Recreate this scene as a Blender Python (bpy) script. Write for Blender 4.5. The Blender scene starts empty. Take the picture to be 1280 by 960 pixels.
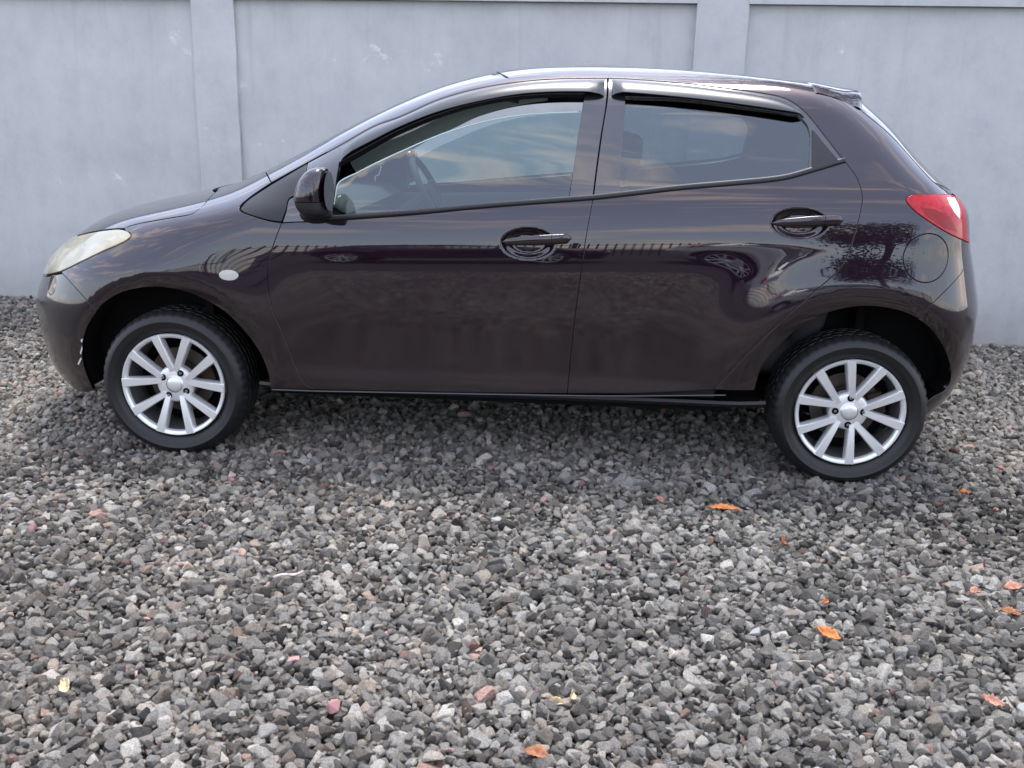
import bpy, bmesh, math, random
import numpy as np
from mathutils import Matrix, Vector
from mathutils.geometry import delaunay_2d_cdt
rad = math.radians
scene = bpy.context.scene
COL = scene.collection

# ------------------------------------------------------------------ camera
CAM_POS = np.array([1.47655, -3.42919, 1.27037])
YAW, PITCH, ROLL, FPX = -0.0598160, 0.2662613, 0.0240880, 1230.0      # focal length in pixels of a 1280 px wide frame
def cam_axes():
    f = np.array([math.sin(YAW)*math.cos(PITCH), math.cos(YAW)*math.cos(PITCH), -math.sin(PITCH)])
    r = np.array([math.cos(YAW), -math.sin(YAW), 0.0]); u = np.cross(r, f)
    c, s = math.cos(ROLL), math.sin(ROLL)
    return c*r+s*u, -s*r+c*u, f
CR, CU, CF = cam_axes()
cam = bpy.data.cameras.new('camera'); cam_ob = bpy.data.objects.new('camera', cam); COL.objects.link(cam_ob)
cam_ob.matrix_world = Matrix(((CR[0],CU[0],-CF[0],CAM_POS[0]),(CR[1],CU[1],-CF[1],CAM_POS[1]),(CR[2],CU[2],-CF[2],CAM_POS[2]),(0,0,0,1)))
cam.sensor_width = 36.0; cam.lens = FPX/1280*36.0; cam.clip_start = 0.05; cam.clip_end = 2000
scene.camera = cam_ob

# ------------------------------------------------------------------ sky, sun, exposure
SUN_EL, SUN_AZ = rad(70), rad(8)          # azimuth clockwise from +Y: high, beyond the wall, veiled by cloud
SKY_STRENGTH, SUN_STRENGTH = 0.15, 1.5
world = bpy.data.worlds.new('World'); scene.world = world; world.use_nodes = True
wn, wl = world.node_tree.nodes, world.node_tree.links; wn.clear()
wo = wn.new('ShaderNodeOutputWorld'); bg = wn.new('ShaderNodeBackground'); sky = wn.new('ShaderNodeTexSky')
sky.sky_type = 'NISHITA'; sky.sun_disc = False; sky.sun_elevation = SUN_EL; sky.sun_rotation = SUN_AZ
sky.air_density = 1.0; sky.dust_density = 1.4; sky.ozone_density = 1.5; sky.altitude = 300
tc = wn.new('ShaderNodeTexCoord'); mp = wn.new('ShaderNodeMapping'); mp.inputs['Scale'].default_value = (1.6, 1.6, 7.0)
cn = wn.new('ShaderNodeTexNoise'); cn.inputs['Scale'].default_value = 2.2; cn.inputs['Detail'].default_value = 7; cn.inputs['Roughness'].default_value = .58
cr = wn.new('ShaderNodeValToRGB'); cr.color_ramp.elements[0].position = .52; cr.color_ramp.elements[1].position = .72
mx = wn.new('ShaderNodeMix'); mx.data_type = 'RGBA'; mx.inputs[7].default_value = (9.4, 7.5, 6.3, 1)
wl.new(tc.outputs['Generated'], mp.inputs[0]); wl.new(mp.outputs[0], cn.inputs['Vector']); wl.new(cn.outputs['Fac'], cr.inputs[0])
veil = wn.new('ShaderNodeMix'); veil.data_type = 'RGBA'; veil.inputs[0].default_value = .35; veil.inputs[7].default_value = (6.3, 6.5, 7.5, 1)      # thin high cloud over the whole sky
wl.new(sky.outputs[0], veil.inputs[6])
wl.new(cr.outputs[0], mx.inputs[0]); wl.new(veil.outputs[2], mx.inputs[6]); wl.new(mx.outputs[2], bg.inputs[0]); wl.new(bg.outputs[0], wo.inputs[0])
bg.inputs[1].default_value = SKY_STRENGTH
sun = bpy.data.lights.new('sun', 'SUN'); sun_ob = bpy.data.objects.new('sun', sun); COL.objects.link(sun_ob)
sun.energy = SUN_STRENGTH; sun.angle = rad(20); sun.color = (1.0, .975, .95)
sd = Vector((math.sin(SUN_AZ)*math.cos(SUN_EL), math.cos(SUN_AZ)*math.cos(SUN_EL), math.sin(SUN_EL)))
sun_ob.rotation_euler = sd.to_track_quat('Z', 'Y').to_euler(); sun_ob.location = sd*30
scene.view_settings.view_transform = 'Standard'; scene.view_settings.look = 'None'; scene.view_settings.gamma = 1
scene.view_settings.use_curve_mapping = False; scene.view_settings.exposure = 1.45
scene.cycles.max_bounces = 10; scene.cycles.transparent_max_bounces = 16; scene.cycles.glossy_bounces = 5
scene.cycles.use_denoising = True; scene.cycles.sample_clamp_indirect = 6; scene.cycles.use_adaptive_sampling = False

rng = np.random.default_rng(7); random.seed(7)

# ------------------------------------------------------------------ generic helpers
def link(name, me, mat=None, parent=None, loc=None):
    o = bpy.data.objects.new(name, me); COL.objects.link(o)
    if mat is not None and me is not None: me.materials.append(mat)
    if parent is not None: o.parent = parent
    if loc is not None: o.location = loc
    return o
def tag(o, label=None, cat=None, group=None, kind=None):
    for k, v in (('label', label), ('category', cat), ('group', group), ('kind', kind)):
        if v: o[k] = v
    return o
def empty(name, loc=(0,0,0)):
    o = bpy.data.objects.new(name, None); COL.objects.link(o); o.location = loc; o.empty_display_size = .2; return o
def mesh(name, V, F, N=None, smooth=True):
    me = bpy.data.meshes.new(name); me.from_pydata([tuple(v) for v in V], [], [tuple(int(i) for i in f) for f in F]); me.update()
    if smooth: me.polygons.foreach_set('use_smooth', [True]*len(me.polygons))
    if N is not None: me.normals_split_custom_set_from_vertices([tuple(n) for n in N])
    return me
class MB:
    """collects simple solids into one mesh"""
    def __init__(s): s.V = []; s.F = []
    def add(s, V, F):
        o = len(s.V); s.V += [tuple(v) for v in V]; s.F += [tuple(i+o for i in f) for f in F]; return s
    def box(s, a, b):
        (x0,y0,z0),(x1,y1,z1) = a, b
        return s.add([(x0,y0,z0),(x1,y0,z0),(x1,y1,z0),(x0,y1,z0),(x0,y0,z1),(x1,y0,z1),(x1,y1,z1),(x0,y1,z1)],
                     [(0,3,2,1),(4,5,6,7),(0,1,5,4),(1,2,6,5),(2,3,7,6),(3,0,4,7)])
    def tube(s, pts, r, n=10, caps=True, flat=1.0):
        P = np.array(pts, float); m = len(P); R = np.full(m, r) if np.isscalar(r) else np.array(r, float)
        T = np.gradient(P, axis=0); T /= np.linalg.norm(T, axis=1)[:,None]+1e-9
        ref = np.array([0,0,1.0]) if abs(T[0][2]) < .9 else np.array([0,1.0,0])
        V = []
        for i in range(m):
            a = np.cross(ref, T[i]); a = a if np.linalg.norm(a) > 1e-4 else np.cross((1.0,.3,.2), T[i]); a /= np.linalg.norm(a)+1e-9; b = np.cross(T[i], a)
            for k in range(n):
                t = 2*math.pi*k/n; V.append(P[i]+R[i]*(math.cos(t)*a*flat+math.sin(t)*b))
        F = [(i*n+k, i*n+(k+1)%n, (i+1)*n+(k+1)%n, (i+1)*n+k) for i in range(m-1) for k in range(n)]
        if caps: F += [tuple(range(n))[::-1], tuple(range((m-1)*n, m*n))]
        return s.add(V, F)
    def grid(s, G, close_u=False, close_v=False):
        G = np.asarray(G, float); a, b = G.shape[:2]
        F = []
        for i in range(a if close_u else a-1):
            for j in range(b if close_v else b-1):
                F.append((i*b+j, i*b+(j+1)%b, ((i+1)%a)*b+(j+1)%b, ((i+1)%a)*b+j))
        return s.add(G.reshape(-1,3), F)
    def build(s, name, mat, parent=None, smooth=False, bevel=0, loc=None, subsurf=0, angle=35):
        me = mesh(name, s.V, s.F, smooth=smooth)
        if bevel:
            bm = bmesh.new(); bm.from_mesh(me)
            bmesh.ops.bevel(bm, geom=[e for e in bm.edges if e.is_manifold and e.calc_face_angle(0) > .5], offset=bevel, segments=2, affect='EDGES', profile=.6)
            bm.to_mesh(me); bm.free()
            me.polygons.foreach_set('use_smooth', [True]*len(me.polygons))
            me.set_sharp_from_angle(angle=rad(angle))
        elif smooth: me.set_sharp_from_angle(angle=rad(angle))
        o = link(name, me, mat, parent, loc)
        if subsurf:
            md = o.modifiers.new('sub', 'SUBSURF'); md.levels = md.render_levels = subsurf
        return o

# ------------------------------------------------------------------ materials
MATS = {}
def mat(name, col=(.5,.5,.5), rough=.5, metal=0, spec=.5, coat=0, coat_rough=.03, **kw):
    m = bpy.data.materials.new(name); m.use_nodes = True; b = m.node_tree.nodes['Principled BSDF']
    b.inputs['Base Color'].default_value = (*col, 1); b.inputs['Roughness'].default_value = rough; b.inputs['Metallic'].default_value = metal
    b.inputs['Specular IOR Level'].default_value = spec; b.inputs['Coat Weight'].default_value = coat; b.inputs['Coat Roughness'].default_value = coat_rough
    for k, v in kw.items(): b.inputs[k.replace('_', ' ')].default_value = v
    MATS[name] = m; return m
def nd(m, t, **kw):
    n = m.node_tree.nodes.new(t)
    for k, v in kw.items():
        if hasattr(n, k): setattr(n, k, v)
        else: n.inputs[k].default_value = v
    return n
def lk(m, a, b): m.node_tree.links.new(a, b)
def ramp(m, stops, interp='LINEAR'):
    r = m.node_tree.nodes.new('ShaderNodeValToRGB'); r.color_ramp.interpolation = interp; e = r.color_ramp.elements
    while len(e) < len(stops): e.new(.5)
    for q, (p, c) in zip(e, stops): q.position = p; q.color = (*c, 1) if len(c) == 3 else c
    return r
def bsdf(m): return m.node_tree.nodes['Principled BSDF']
def add_bump(m, scale, strength, dist=.002, detail=6, coord='Object', tex='ShaderNodeTexNoise'):
    t = nd(m, 'ShaderNodeTexCoord'); n = nd(m, tex); n.inputs['Scale'].default_value = scale
    if tex == 'ShaderNodeTexNoise': n.inputs['Detail'].default_value = detail
    b = nd(m, 'ShaderNodeBump'); b.inputs['Strength'].default_value = strength; b.inputs['Distance'].default_value = dist
    lk(m, t.outputs[coord], n.inputs['Vector']); lk(m, n.outputs[0], b.inputs['Height']); lk(m, b.outputs[0], bsdf(m).inputs['Normal'])
    return n

PAINT_COL = (.0105, .0030, .0098)
def paint(name, col):
    m = mat(name, col, .42, .85, .3, 1.0, .02); b = bsdf(m); b.inputs['Coat IOR'].default_value = 1.7
    t = nd(m, 'ShaderNodeTexCoord'); n = nd(m, 'ShaderNodeTexNoise'); n.inputs['Scale'].default_value = 5.0; n.inputs['Detail'].default_value = 5
    r = ramp(m, [(.35, (.008,)*3), (.75, (.035,)*3)])          # thin road dust
    lk(m, t.outputs['Object'], n.inputs['Vector']); sp = nd(m, 'ShaderNodeSeparateXYZ'); mr = nd(m, 'ShaderNodeMapRange'); mr.inputs[1].default_value = .22; mr.inputs[2].default_value = .80; mr.inputs[3].default_value = .13; mr.inputs[4].default_value = .0; ad = nd(m, 'ShaderNodeMath', operation='ADD')     # more road film low down
    lk(m, n.outputs[0], r.inputs[0]); lk(m, t.outputs['Object'], sp.inputs[0]); lk(m, sp.outputs['Z'], mr.inputs[0]); lk(m, r.outputs[0], ad.inputs[0]); lk(m, mr.outputs[0], ad.inputs[1]); lk(m, ad.outputs[0], b.inputs['Coat Roughness'])
    return m
M_paint = paint('dark_aubergine_paint', PAINT_COL)
M_black = mat('black_plastic', (.008,.008,.009), .5)
M_gloss = mat('gloss_black_trim', (.012,.012,.014), .25, 0, .5, 1.0, .03); bsdf(M_gloss).inputs['Coat IOR'].default_value = 1.75
M_trim = mat('grey_black_trim', (.018,.019,.021), .40, 0, .4)
M_smoke = mat('smoked_acrylic', (.020,.024,.030), .32, 0, .5, .3, .16)
M_dark = mat('dark_void', (.006,.006,.006), .9, 0, .1)
M_liner = mat('wheel_arch_liner', (.006,.006,.006), .85, 0, .2); add_bump(M_liner, 60, .6)
M_rubber = mat('tyre_rubber', (.009,.009,.010), .46, 0, .45); add_bump(M_rubber, 140, .25, .001)
M_alloy = mat('silver_alloy', (.78,.79,.79), .30, .55, .5, .3, .1)
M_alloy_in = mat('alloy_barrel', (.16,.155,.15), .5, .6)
M_steel = mat('dull_brake_steel', (.10,.085,.07), .5, .8)
M_nut = mat('wheel_nut_steel', (.25,.25,.25), .3, .9)
M_chrome = mat('bright_metal', (.30,.30,.31), .35, 1)
M_strip = mat('dull_sill_metal', (.10,.10,.105), .4, 1)
M_int = mat('interior_charcoal', (.030,.030,.033), .8); add_bump(M_int, 300, .3)
M_seat = mat('seat_fabric', (.055,.055,.060), .9); add_bump(M_seat, 220, .4)
M_head = mat('headliner', (.16,.16,.15), .9)
M_pil = mat('pale_pillar_trim', (.66,.70,.63), .7)
M_glare = mat('white_glare', (.75,.75,.74), .35)
def glass(name, tint, ior, rough=0.0):
    m = bpy.data.materials.new(name); m.use_nodes = True; nt = m.node_tree; nt.nodes.clear()
    o = nd(m, 'ShaderNodeOutputMaterial'); t = nd(m, 'ShaderNodeBsdfTransparent'); g = nd(m, 'ShaderNodeBsdfGlossy'); x = nd(m, 'ShaderNodeMixShader'); ge = nd(m, 'ShaderNodeNewGeometry'); dt = nd(m, 'ShaderNodeVectorMath', operation='DOT_PRODUCT'); ab = nd(m, 'ShaderNodeMath', operation='ABSOLUTE'); om = nd(m, 'ShaderNodeMath', operation='SUBTRACT'); pw = nd(m, 'ShaderNodeMath', operation='POWER'); f = nd(m, 'ShaderNodeMapRange')
    lk(m, ge.outputs['Normal'], dt.inputs[0]); lk(m, ge.outputs['Incoming'], dt.inputs[1]); lk(m, dt.outputs['Value'], ab.inputs[0]); om.inputs[0].default_value = 1; lk(m, ab.outputs[0], om.inputs[1]); lk(m, om.outputs[0], pw.inputs[0]); pw.inputs[1].default_value = 5; lk(m, pw.outputs[0], f.inputs[0]); f.inputs[3].default_value = ((ior-1)/(ior+1))**2; f.inputs[4].default_value = .95
    t.inputs[0].default_value = (*tint, 1); g.inputs['Roughness'].default_value = rough; g.inputs[0].default_value = (.92,.97,1,1)
    lk(m, f.outputs[0], x.inputs[0]); lk(m, t.outputs[0], x.inputs[1]); lk(m, g.outputs[0], x.inputs[2]); lk(m, x.outputs[0], o.inputs[0])
    return m
M_glass = glass('side_window_glass', (.50,.63,.62), 2.0)
M_tint = glass('tinted_rear_glass', (.32,.40,.42), 2.05)
M_screen = glass('windscreen_glass', (.80,.90,.86), 1.55)
M_lens = glass('clear_lens', (.9,.9,.88), 1.5)
M_red = mat('red_lamp_lens', (.42,.003,.012), .15, 0, .3, .35, .02); bsdf(M_red).inputs['Subsurface Weight'].default_value = 0
bsdf(M_red).inputs['Emission Strength'].default_value = 0
M_reddark = mat('deep_red_lamp_lens', (.26,.002,.008), .25, 0, .3, .2, .05)
M_amber = mat('amber_bulb', (.55,.15,.02), .3, 0, .5, .6)
M_haze = mat('yellowed_headlamp_lens', (.62,.60,.50), .22, 0, .5, .9, .10)
bsdf(M_haze).inputs['Alpha'].default_value = .66
M_refl = mat('lamp_reflector', (.55,.55,.52), .22, .9)
def haze_lens():
    m = M_haze; b = bsdf(m); t = nd(m, 'ShaderNodeTexCoord'); n = nd(m, 'ShaderNodeTexNoise'); n.inputs['Scale'].default_value = 7; n.inputs['Detail'].default_value = 5
    n.inputs['Distortion'].default_value = .8
    r = ramp(m, [(.30, (.38,.335,.20)), (.48, (.54,.50,.35)), (.70, (.64,.61,.49))]); lk(m, t.outputs['Object'], n.inputs['Vector']); lk(m, n.outputs[0], r.inputs[0]); lk(m, r.outputs[0], b.inputs['Base Color'])
haze_lens()
M_red_n = bsdf(M_red); t = nd(M_red, 'ShaderNodeTexCoord'); vo = nd(M_red, 'ShaderNodeTexVoronoi'); vo.inputs['Scale'].default_value = 70; rr_ = ramp(M_red, [(0, (.50,.006,.018)), (.6, (.40,.003,.012)), (1, (.25,.001,.006))])
lk(M_red, t.outputs['Object'], vo.inputs['Vector']); lk(M_red, vo.outputs['Distance'], rr_.inputs[0]); lk(M_red, rr_.outputs[0], M_red_n.inputs['Base Color'])
ZM=1.482; YC=0.8475
def pchip(xk,yk,x):
    xk=np.asarray(xk,float);yk=np.asarray(yk,float);h=np.diff(xk);d=np.diff(yk)/h
    m=np.zeros_like(yk);m[0]=d[0];m[-1]=d[-1]
    for i in range(1,len(yk)-1):
        if d[i-1]*d[i]>0:
            w1=2*h[i]+h[i-1];w2=h[i]+2*h[i-1];m[i]=(w1+w2)/(w1/d[i-1]+w2/d[i])
    x=np.clip(x,xk[0],xk[-1]);i=np.clip(np.searchsorted(xk,x)-1,0,len(h)-1);t=(x-xk[i])/h[i]
    return ((1+2*t)*(1-t)**2*yk[i]+t*(1-t)**2*h[i]*m[i]+t*t*(3-2*t)*yk[i+1]+t*t*(t-1)*h[i]*m[i+1])
QN=1200
QG=np.linspace(-0.15,1.2,QN)
def table(zk,vk,sm=10,odd=False):
    # knots given at heights z -> table over q=sqrt(ZM-z), smoothed; value linear through q=0
    q=np.sqrt(np.maximum(ZM-np.asarray(zk,float),0));o=np.argsort(q);q=q[o];v=np.asarray(vk,float)[o]
    T=pchip(q,v,np.abs(QG))
    if odd: T=np.where(QG<0,2*v[0]-T,T)
    if sm:
        k=np.exp(-.5*(np.arange(-3*sm,3*sm+1)/sm)**2);k/=k.sum()
        P=np.pad(T,3*sm,mode='reflect',reflect_type='odd');T=np.convolve(P,k,'valid')
    return T
def look(T,q):
    f=np.clip((q-QG[0])/(QG[1]-QG[0]),0,QN-1.001);i=f.astype(int);t=f-i
    return T[i]*(1-t)+T[i+1]*t
# ---- knots
ZF=[.14,.20,.30,.42,.52,.60,.66,.70,.74,.78,.82,.86,.90,.94,.98,1.03,1.10,1.20,1.30,1.38,1.42,1.45,1.468,ZM]
XF=[-0.6432, -0.718, -0.7557, -0.7834, -0.7821, -0.7491, -0.7251, -0.6927, -0.6369, -0.5779, -0.513, -0.4195, -0.2555, -0.0761, 0.0713, 0.188, 0.334, 0.5185, 0.717, 0.9076, 1.0363, 1.1708, 1.3091, 1.52]
ZR=[.14,.20,.30,.42,.52,.62,.70,.78,.86,.92,.98,1.05,1.15,1.25,1.35,1.39,1.41,1.43,1.45,1.468,ZM]
XR=[2.8574, 2.9177, 2.9882, 3.0283, 3.0408, 3.0418, 3.0217, 2.9972, 2.9705, 2.9557, 2.9372, 2.8646, 2.7551, 2.6656, 2.562, 2.529, 2.4446, 2.2981, 2.1106, 1.8696, 1.52]
ZH=[.14,.20,.24,.28,.32,.36,.45,.58,.70,.78,.85,.92,.97,1.05,1.15,1.25,1.33,1.385,1.42,1.447,1.466,ZM]
HH=[.790,.808,.817,.8225,.8218,.8175,.820,.828,.830,.828,.820,.805,.786,.752,.712,.667,.622,.570,.505,.41,.26,0]
ZL=[.14,.5,.7,.85,.95,1.05,1.2,1.35,1.42,1.46,ZM]
LF=[.75,.80,.80,.75,.60,.48,.45,.42,.40,.35,.3]
NF=[2.5,2.5,2.4,2.3,2.4,2.6,2.8,2.6,2.4,2.2,2.0]
LR=[.42,.42,.40,.36,.34,.30,.28,.30,.40,.40,.3]
NR=[2.8,2.8,2.8,2.8,3.0,3.0,3.0,2.8,2.4,2.2,2.0]
WF=(-.022,.274,.411); WR=(2.496,.290,.425)   # arch crease centre x, z, radius
class Body:
    def __init__(s,XF=XF,XR=XR,HH=HH):
        s.XF=table(ZF,XF,12);s.XR=table(ZR,XR,10);s.HH=table(ZH,HH,7,True)
        s.LF=table(ZL,LF,20);s.NF=table(ZL,NF,20);s.LR=table(ZL,LR,20);s.NR=table(ZL,NR,20)
    def q(s,z): return np.sqrt(np.maximum(ZM-z,0))
    def hq(s,x,q):
        z=ZM-q*q
        xf=look(s.XF,q);xr=look(s.XR,q);lf=look(s.LF,q);lr=look(s.LR,q);nf=look(s.NF,q);nr=look(s.NR,q)
        tf=np.clip((x-xf)/lf,0,1);tr=np.clip((xr-x)/lr,0,1)
        C=(1-(1-tf)**nf)**(1/nf)*(1-(1-tr)**nr)**(1/nr)
        k=np.clip((x-.2)/2.4,0,1);k=.075*k*k*(3-2*k);b=np.clip((z-.42)/.30,0,1)*np.clip((1.30-z)/.28,0,1);b=b*b*(3-2*b)
        H=look(s.HH,np.sqrt(np.maximum(ZM-(z-k*b),0)))-.010*((x-1.35)/1.4)**2
        # flares
        fl=0
        for (cx,cz,r0),A,so in ((WF,.013,.15),(WR,.024,.15)):
            r=np.hypot(x-cx,(z-cz)*1.0);d=r-r0
            sp=.0035*np.logaddexp(0,-d/.0035);g=np.exp(-(np.maximum(d,0)/so)**2)-sp*.30/A
            up=1/(1+np.exp(-(z-.30)/.05))
            up2=1/(1+np.exp((z-.78)/.05))
            fl=fl+A*np.maximum(g,-1.2)*up*up2
        return np.maximum(H,0)*C+fl*np.minimum(1,C*1.2)*(C>.02)
    def h(s,x,z): return s.hq(x,s.q(z))
    # unified wrap coordinate
    def x_of_s(s,sv,z):
        q=s.q(z);xf=look(s.XF,q);lf=look(s.LF,q);xr=look(s.XR,q);lr=look(s.LR,q)
        a=xf+lf;b=xr-lr
        pf=np.clip(np.pi/2-(a-sv)/lf,0,np.pi/2);pr=np.clip(np.pi/2-(sv-b)/lr,0,np.pi/2)
        return np.where(sv<a,xf+lf*(1-np.cos(pf)),np.where(sv>b,xr-lr*(1-np.cos(pr)),sv))
    def s_of_x(s,x,z):
        q=s.q(z);xf=look(s.XF,q);lf=look(s.LF,q);xr=look(s.XR,q);lr=look(s.LR,q)
        a=xf+lf;b=xr-lr
        pf=np.arccos(np.clip(1-(x-xf)/lf,-1,1));pr=np.arccos(np.clip(1-(xr-x)/lr,-1,1))
        return np.where(x<a,a-lf*(np.pi/2-pf),np.where(x>b,b+lr*(np.pi/2-pr),x))
    def smin(s,z): q=s.q(z); return look(s.XF,q)+look(s.LF,q)*(1-np.pi/2)
    def smax(s,z): q=s.q(z); return look(s.XR,q)-look(s.LR,q)*(1-np.pi/2)
    def P(s,sv,z,side=-1):
        x=s.x_of_s(sv,z); y=s.h(x,z); return np.stack([x,YC+side*y,z],-1)
# ------------------------------------------------------------------ car body surface: panels cut from one smooth shell
BODY = Body()
_qg = np.linspace(0, 1.2, 1500); _hh = look(BODY.HH, _qg); _zz = ZM-_qg**2
_wg = np.concatenate([[0], np.cumsum(np.hypot(np.diff(_zz), np.diff(_hh)))])
def z_of_w(w): return ZM-np.interp(w, _wg, _qg)**2
def w_of_z(z): return np.interp(np.sqrt(np.maximum(ZM-z, 0)), _qg, _wg)
DENTS = []          # (s, w, half length, half height, depth): bowls behind the door handles
def map_side(D, off=0.0):
    D = np.asarray(D, float); s, w = D[:,0], D[:,1]; z = z_of_w(w)
    s = np.clip(s, BODY.smin(z), BODY.smax(z)); P = BODY.P(s, z)
    return P
def map_top(D):
    D = np.asarray(D, float); x, y = D[:,0], np.maximum(np.abs(D[:,1]), 2e-4); lo = np.zeros(len(x)); hi = np.full(len(x), .80)
    for _ in range(44):
        m = (lo+hi)/2; ok = BODY.hq(x, m) < y; lo = np.where(ok, m, lo); hi = np.where(ok, hi, m)
    q = (lo+hi)/2
    return np.stack([x, YC-D[:,1], ZM-q*q], -1)
def dent(D):
    d = np.zeros(len(D))
    for s, w, a, b, dep in DENTS:
        r = np.hypot((D[:,0]-s)/a, (D[:,1]-w)/b); t = np.clip((1-r)/.45, 0, 1); d -= dep*t*t*(3-2*t)
    return d
def frame(D, mp, e=6e-4):
    """points and unit normals (pointing out, to -Y on the near side) of domain points"""
    P = mp(D); a = mp(D+[e,0])-mp(D-[e,0]); b = mp(D+[0,e])-mp(D-[0,e])
    N = np.cross(a, b); L = np.linalg.norm(N, axis=1)[:,None]; N = N/np.maximum(L, 1e-12)
    return P, N
def frame_out(D, mp, off=0.0):
    P, N = frame(D, mp)
    N = -N
    return P+N*(off if np.isscalar(off) else np.asarray(off)[:,None]), N
def frame_dent(D, mp, off=0.0):
    if mp is not map_side or not DENTS: return frame_out(D, mp, off)
    f = lambda Q: (lambda pn: pn[0]+pn[1]*dent(Q)[:,None])(frame_out(Q, mp, off))
    P = f(D); near = dent(D) < -1e-5; _, N = frame_out(D, mp)
    if near.any():
        Q = D[near]; e = 8e-4; n = np.cross(f(Q+[e,0])-f(Q-[e,0]), f(Q+[0,e])-f(Q-[0,e])); n /= np.linalg.norm(n, axis=1)[:,None]
        n *= np.where((n*N[near]).sum(1) < 0, -1, 1)[:,None]; N = N.copy(); N[near] = n
    return P, N

def ray_hit(px, py):
    """where the line of sight through a photo pixel meets the shell -> (s, w)"""
    d = CF+((px-640)/FPX)*CR-((py-480)/FPX)*CU; o = CAM_POS
    t = np.linspace((-.06-o[1])/d[1], (.80-o[1])/d[1], 1400); X = o[0]+t*d[0]; Y = o[1]+t*d[1]; Z = np.clip(o[2]+t*d[2], .08, ZM-1e-6)
    g = (YC-Y)-BODY.h(X, Z); k = np.where(g < 0)[0]
    inside = [i for i in k if i > 0]
    if len(inside):
        a, b = t[inside[0]-1], t[inside[0]]
        for _ in range(40):
            m = (a+b)/2; x, y, z = o+m*d
            if (YC-y)-BODY.h(np.array([x]), np.array([min(z, ZM-1e-6)]))[0] < 0: b = m
            else: a = m
        x, y, z = o+b*d
    else:
        i = int(np.argmin(np.abs(g)+0*t)); x, y, z = X[i], Y[i], Z[i]
        z = min(z, ZM-1e-6)
    z = np.array([z]); return np.array([BODY.s_of_x(np.array([x]), z)[0], w_of_z(z)[0]])
def catmull(P, n=6):
    P = np.asarray(P, float)
    if len(P) < 3: return np.array([P[0]+(P[-1]-P[0])*t for t in np.linspace(0, 1, n+1)])
    Q = np.vstack([2*P[0]-P[1], P, 2*P[-1]-P[-2]]); out = []
    for i in range(1, len(Q)-2):
        a, b, c, d = Q[i-1:i+3]
        k0 = np.linalg.norm(b-a)**.5+1e-9; k1 = np.linalg.norm(c-b)**.5+1e-9; k2 = np.linalg.norm(d-c)**.5+1e-9
        m1 = (c-b)+k1*((b-a)/k0-(c-a)/(k0+k1)); m2 = (c-b)+k1*((d-c)/k2-(d-b)/(k1+k2))
        for t in np.linspace(0, 1, n, endpoint=False):
            out.append((2*t**3-3*t**2+1)*b+(t**3-2*t**2+t)*m1+(-2*t**3+3*t**2)*c+(t**3-t**2)*m2)
    out.append(P[-1]); return np.array(out)
def px(*pts, smooth=True, n=5):          # photo pixels -> domain polyline on the shell
    P = catmull(pts, n) if smooth else np.asarray(pts, float)
    return np.array([ray_hit(*p) for p in P])
def xz(*pts): return np.array([[BODY.s_of_x(np.array([x]), np.array([z]))[0], w_of_z(np.array([z]))[0]] for x, z in pts])
def xy(*pts):                            # plan points (x, half width) -> domain
    Q = map_top(np.array([(x, y) for x, y in pts])); return np.array([[BODY.s_of_x(Q[i:i+1,0], Q[i:i+1,2])[0], w_of_z(Q[i:i+1,2])[0]] for i in range(len(Q))])
def front_c(*zs): return np.array([[BODY.smin(np.array([z]))[0], w_of_z(np.array([z]))[0]] for z in zs])
def rear_c(*zs): return np.array([[BODY.smax(np.array([z]))[0], w_of_z(np.array([z]))[0]] for z in zs])
def resample(L, step=.011, corner=28):
    L = np.asarray(L, float); keep = [0]
    for i in range(1, len(L)):
        if np.linalg.norm(L[i]-L[keep[-1]]) > .0015: keep.append(i)
    L = L[keep]
    if np.linalg.norm(L[0]-L[-1]) < .0015: L = L[:-1]
    out = []; n = len(L)
    for i in range(n):
        a, b = L[i], L[(i+1)%n]; k = max(1, int(round(np.linalg.norm(b-a)/step)))
        out += [a+(b-a)*j/k for j in range(k)]
    return np.array(out)
def area(L): return .5*np.sum(L[:,0]*np.roll(L[:,1],-1)-np.roll(L[:,0],-1)*L[:,1])
def loop_normals(L):
    t1 = L-np.roll(L,1,0); t2 = np.roll(L,-1,0)-L; t1 /= np.linalg.norm(t1,axis=1)[:,None]+1e-12; t2 /= np.linalg.norm(t2,axis=1)[:,None]+1e-12
    n1 = np.stack([t1[:,1],-t1[:,0]],-1); n2 = np.stack([t2[:,1],-t2[:,0]],-1); n = n1+n2; l = np.linalg.norm(n,axis=1)[:,None]; n = n/np.maximum(l,1e-9)
    c = np.clip((n*n1).sum(1), .5, 1)[:,None]; return n/c        # outward for a counter-clockwise loop
def inside(P, loops):
    r = np.zeros(len(P), bool)
    for L in loops:
        for i in range(len(L)):
            (x0,y0),(x1,y1) = L[i], L[(i+1)%len(L)]
            if y0 == y1: continue
            c = ((y0 > P[:,1]) != (y1 > P[:,1])); r ^= c & (P[:,0] < (x1-x0)*(P[:,1]-y0)/(y1-y0)+x0)
    return r
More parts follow.
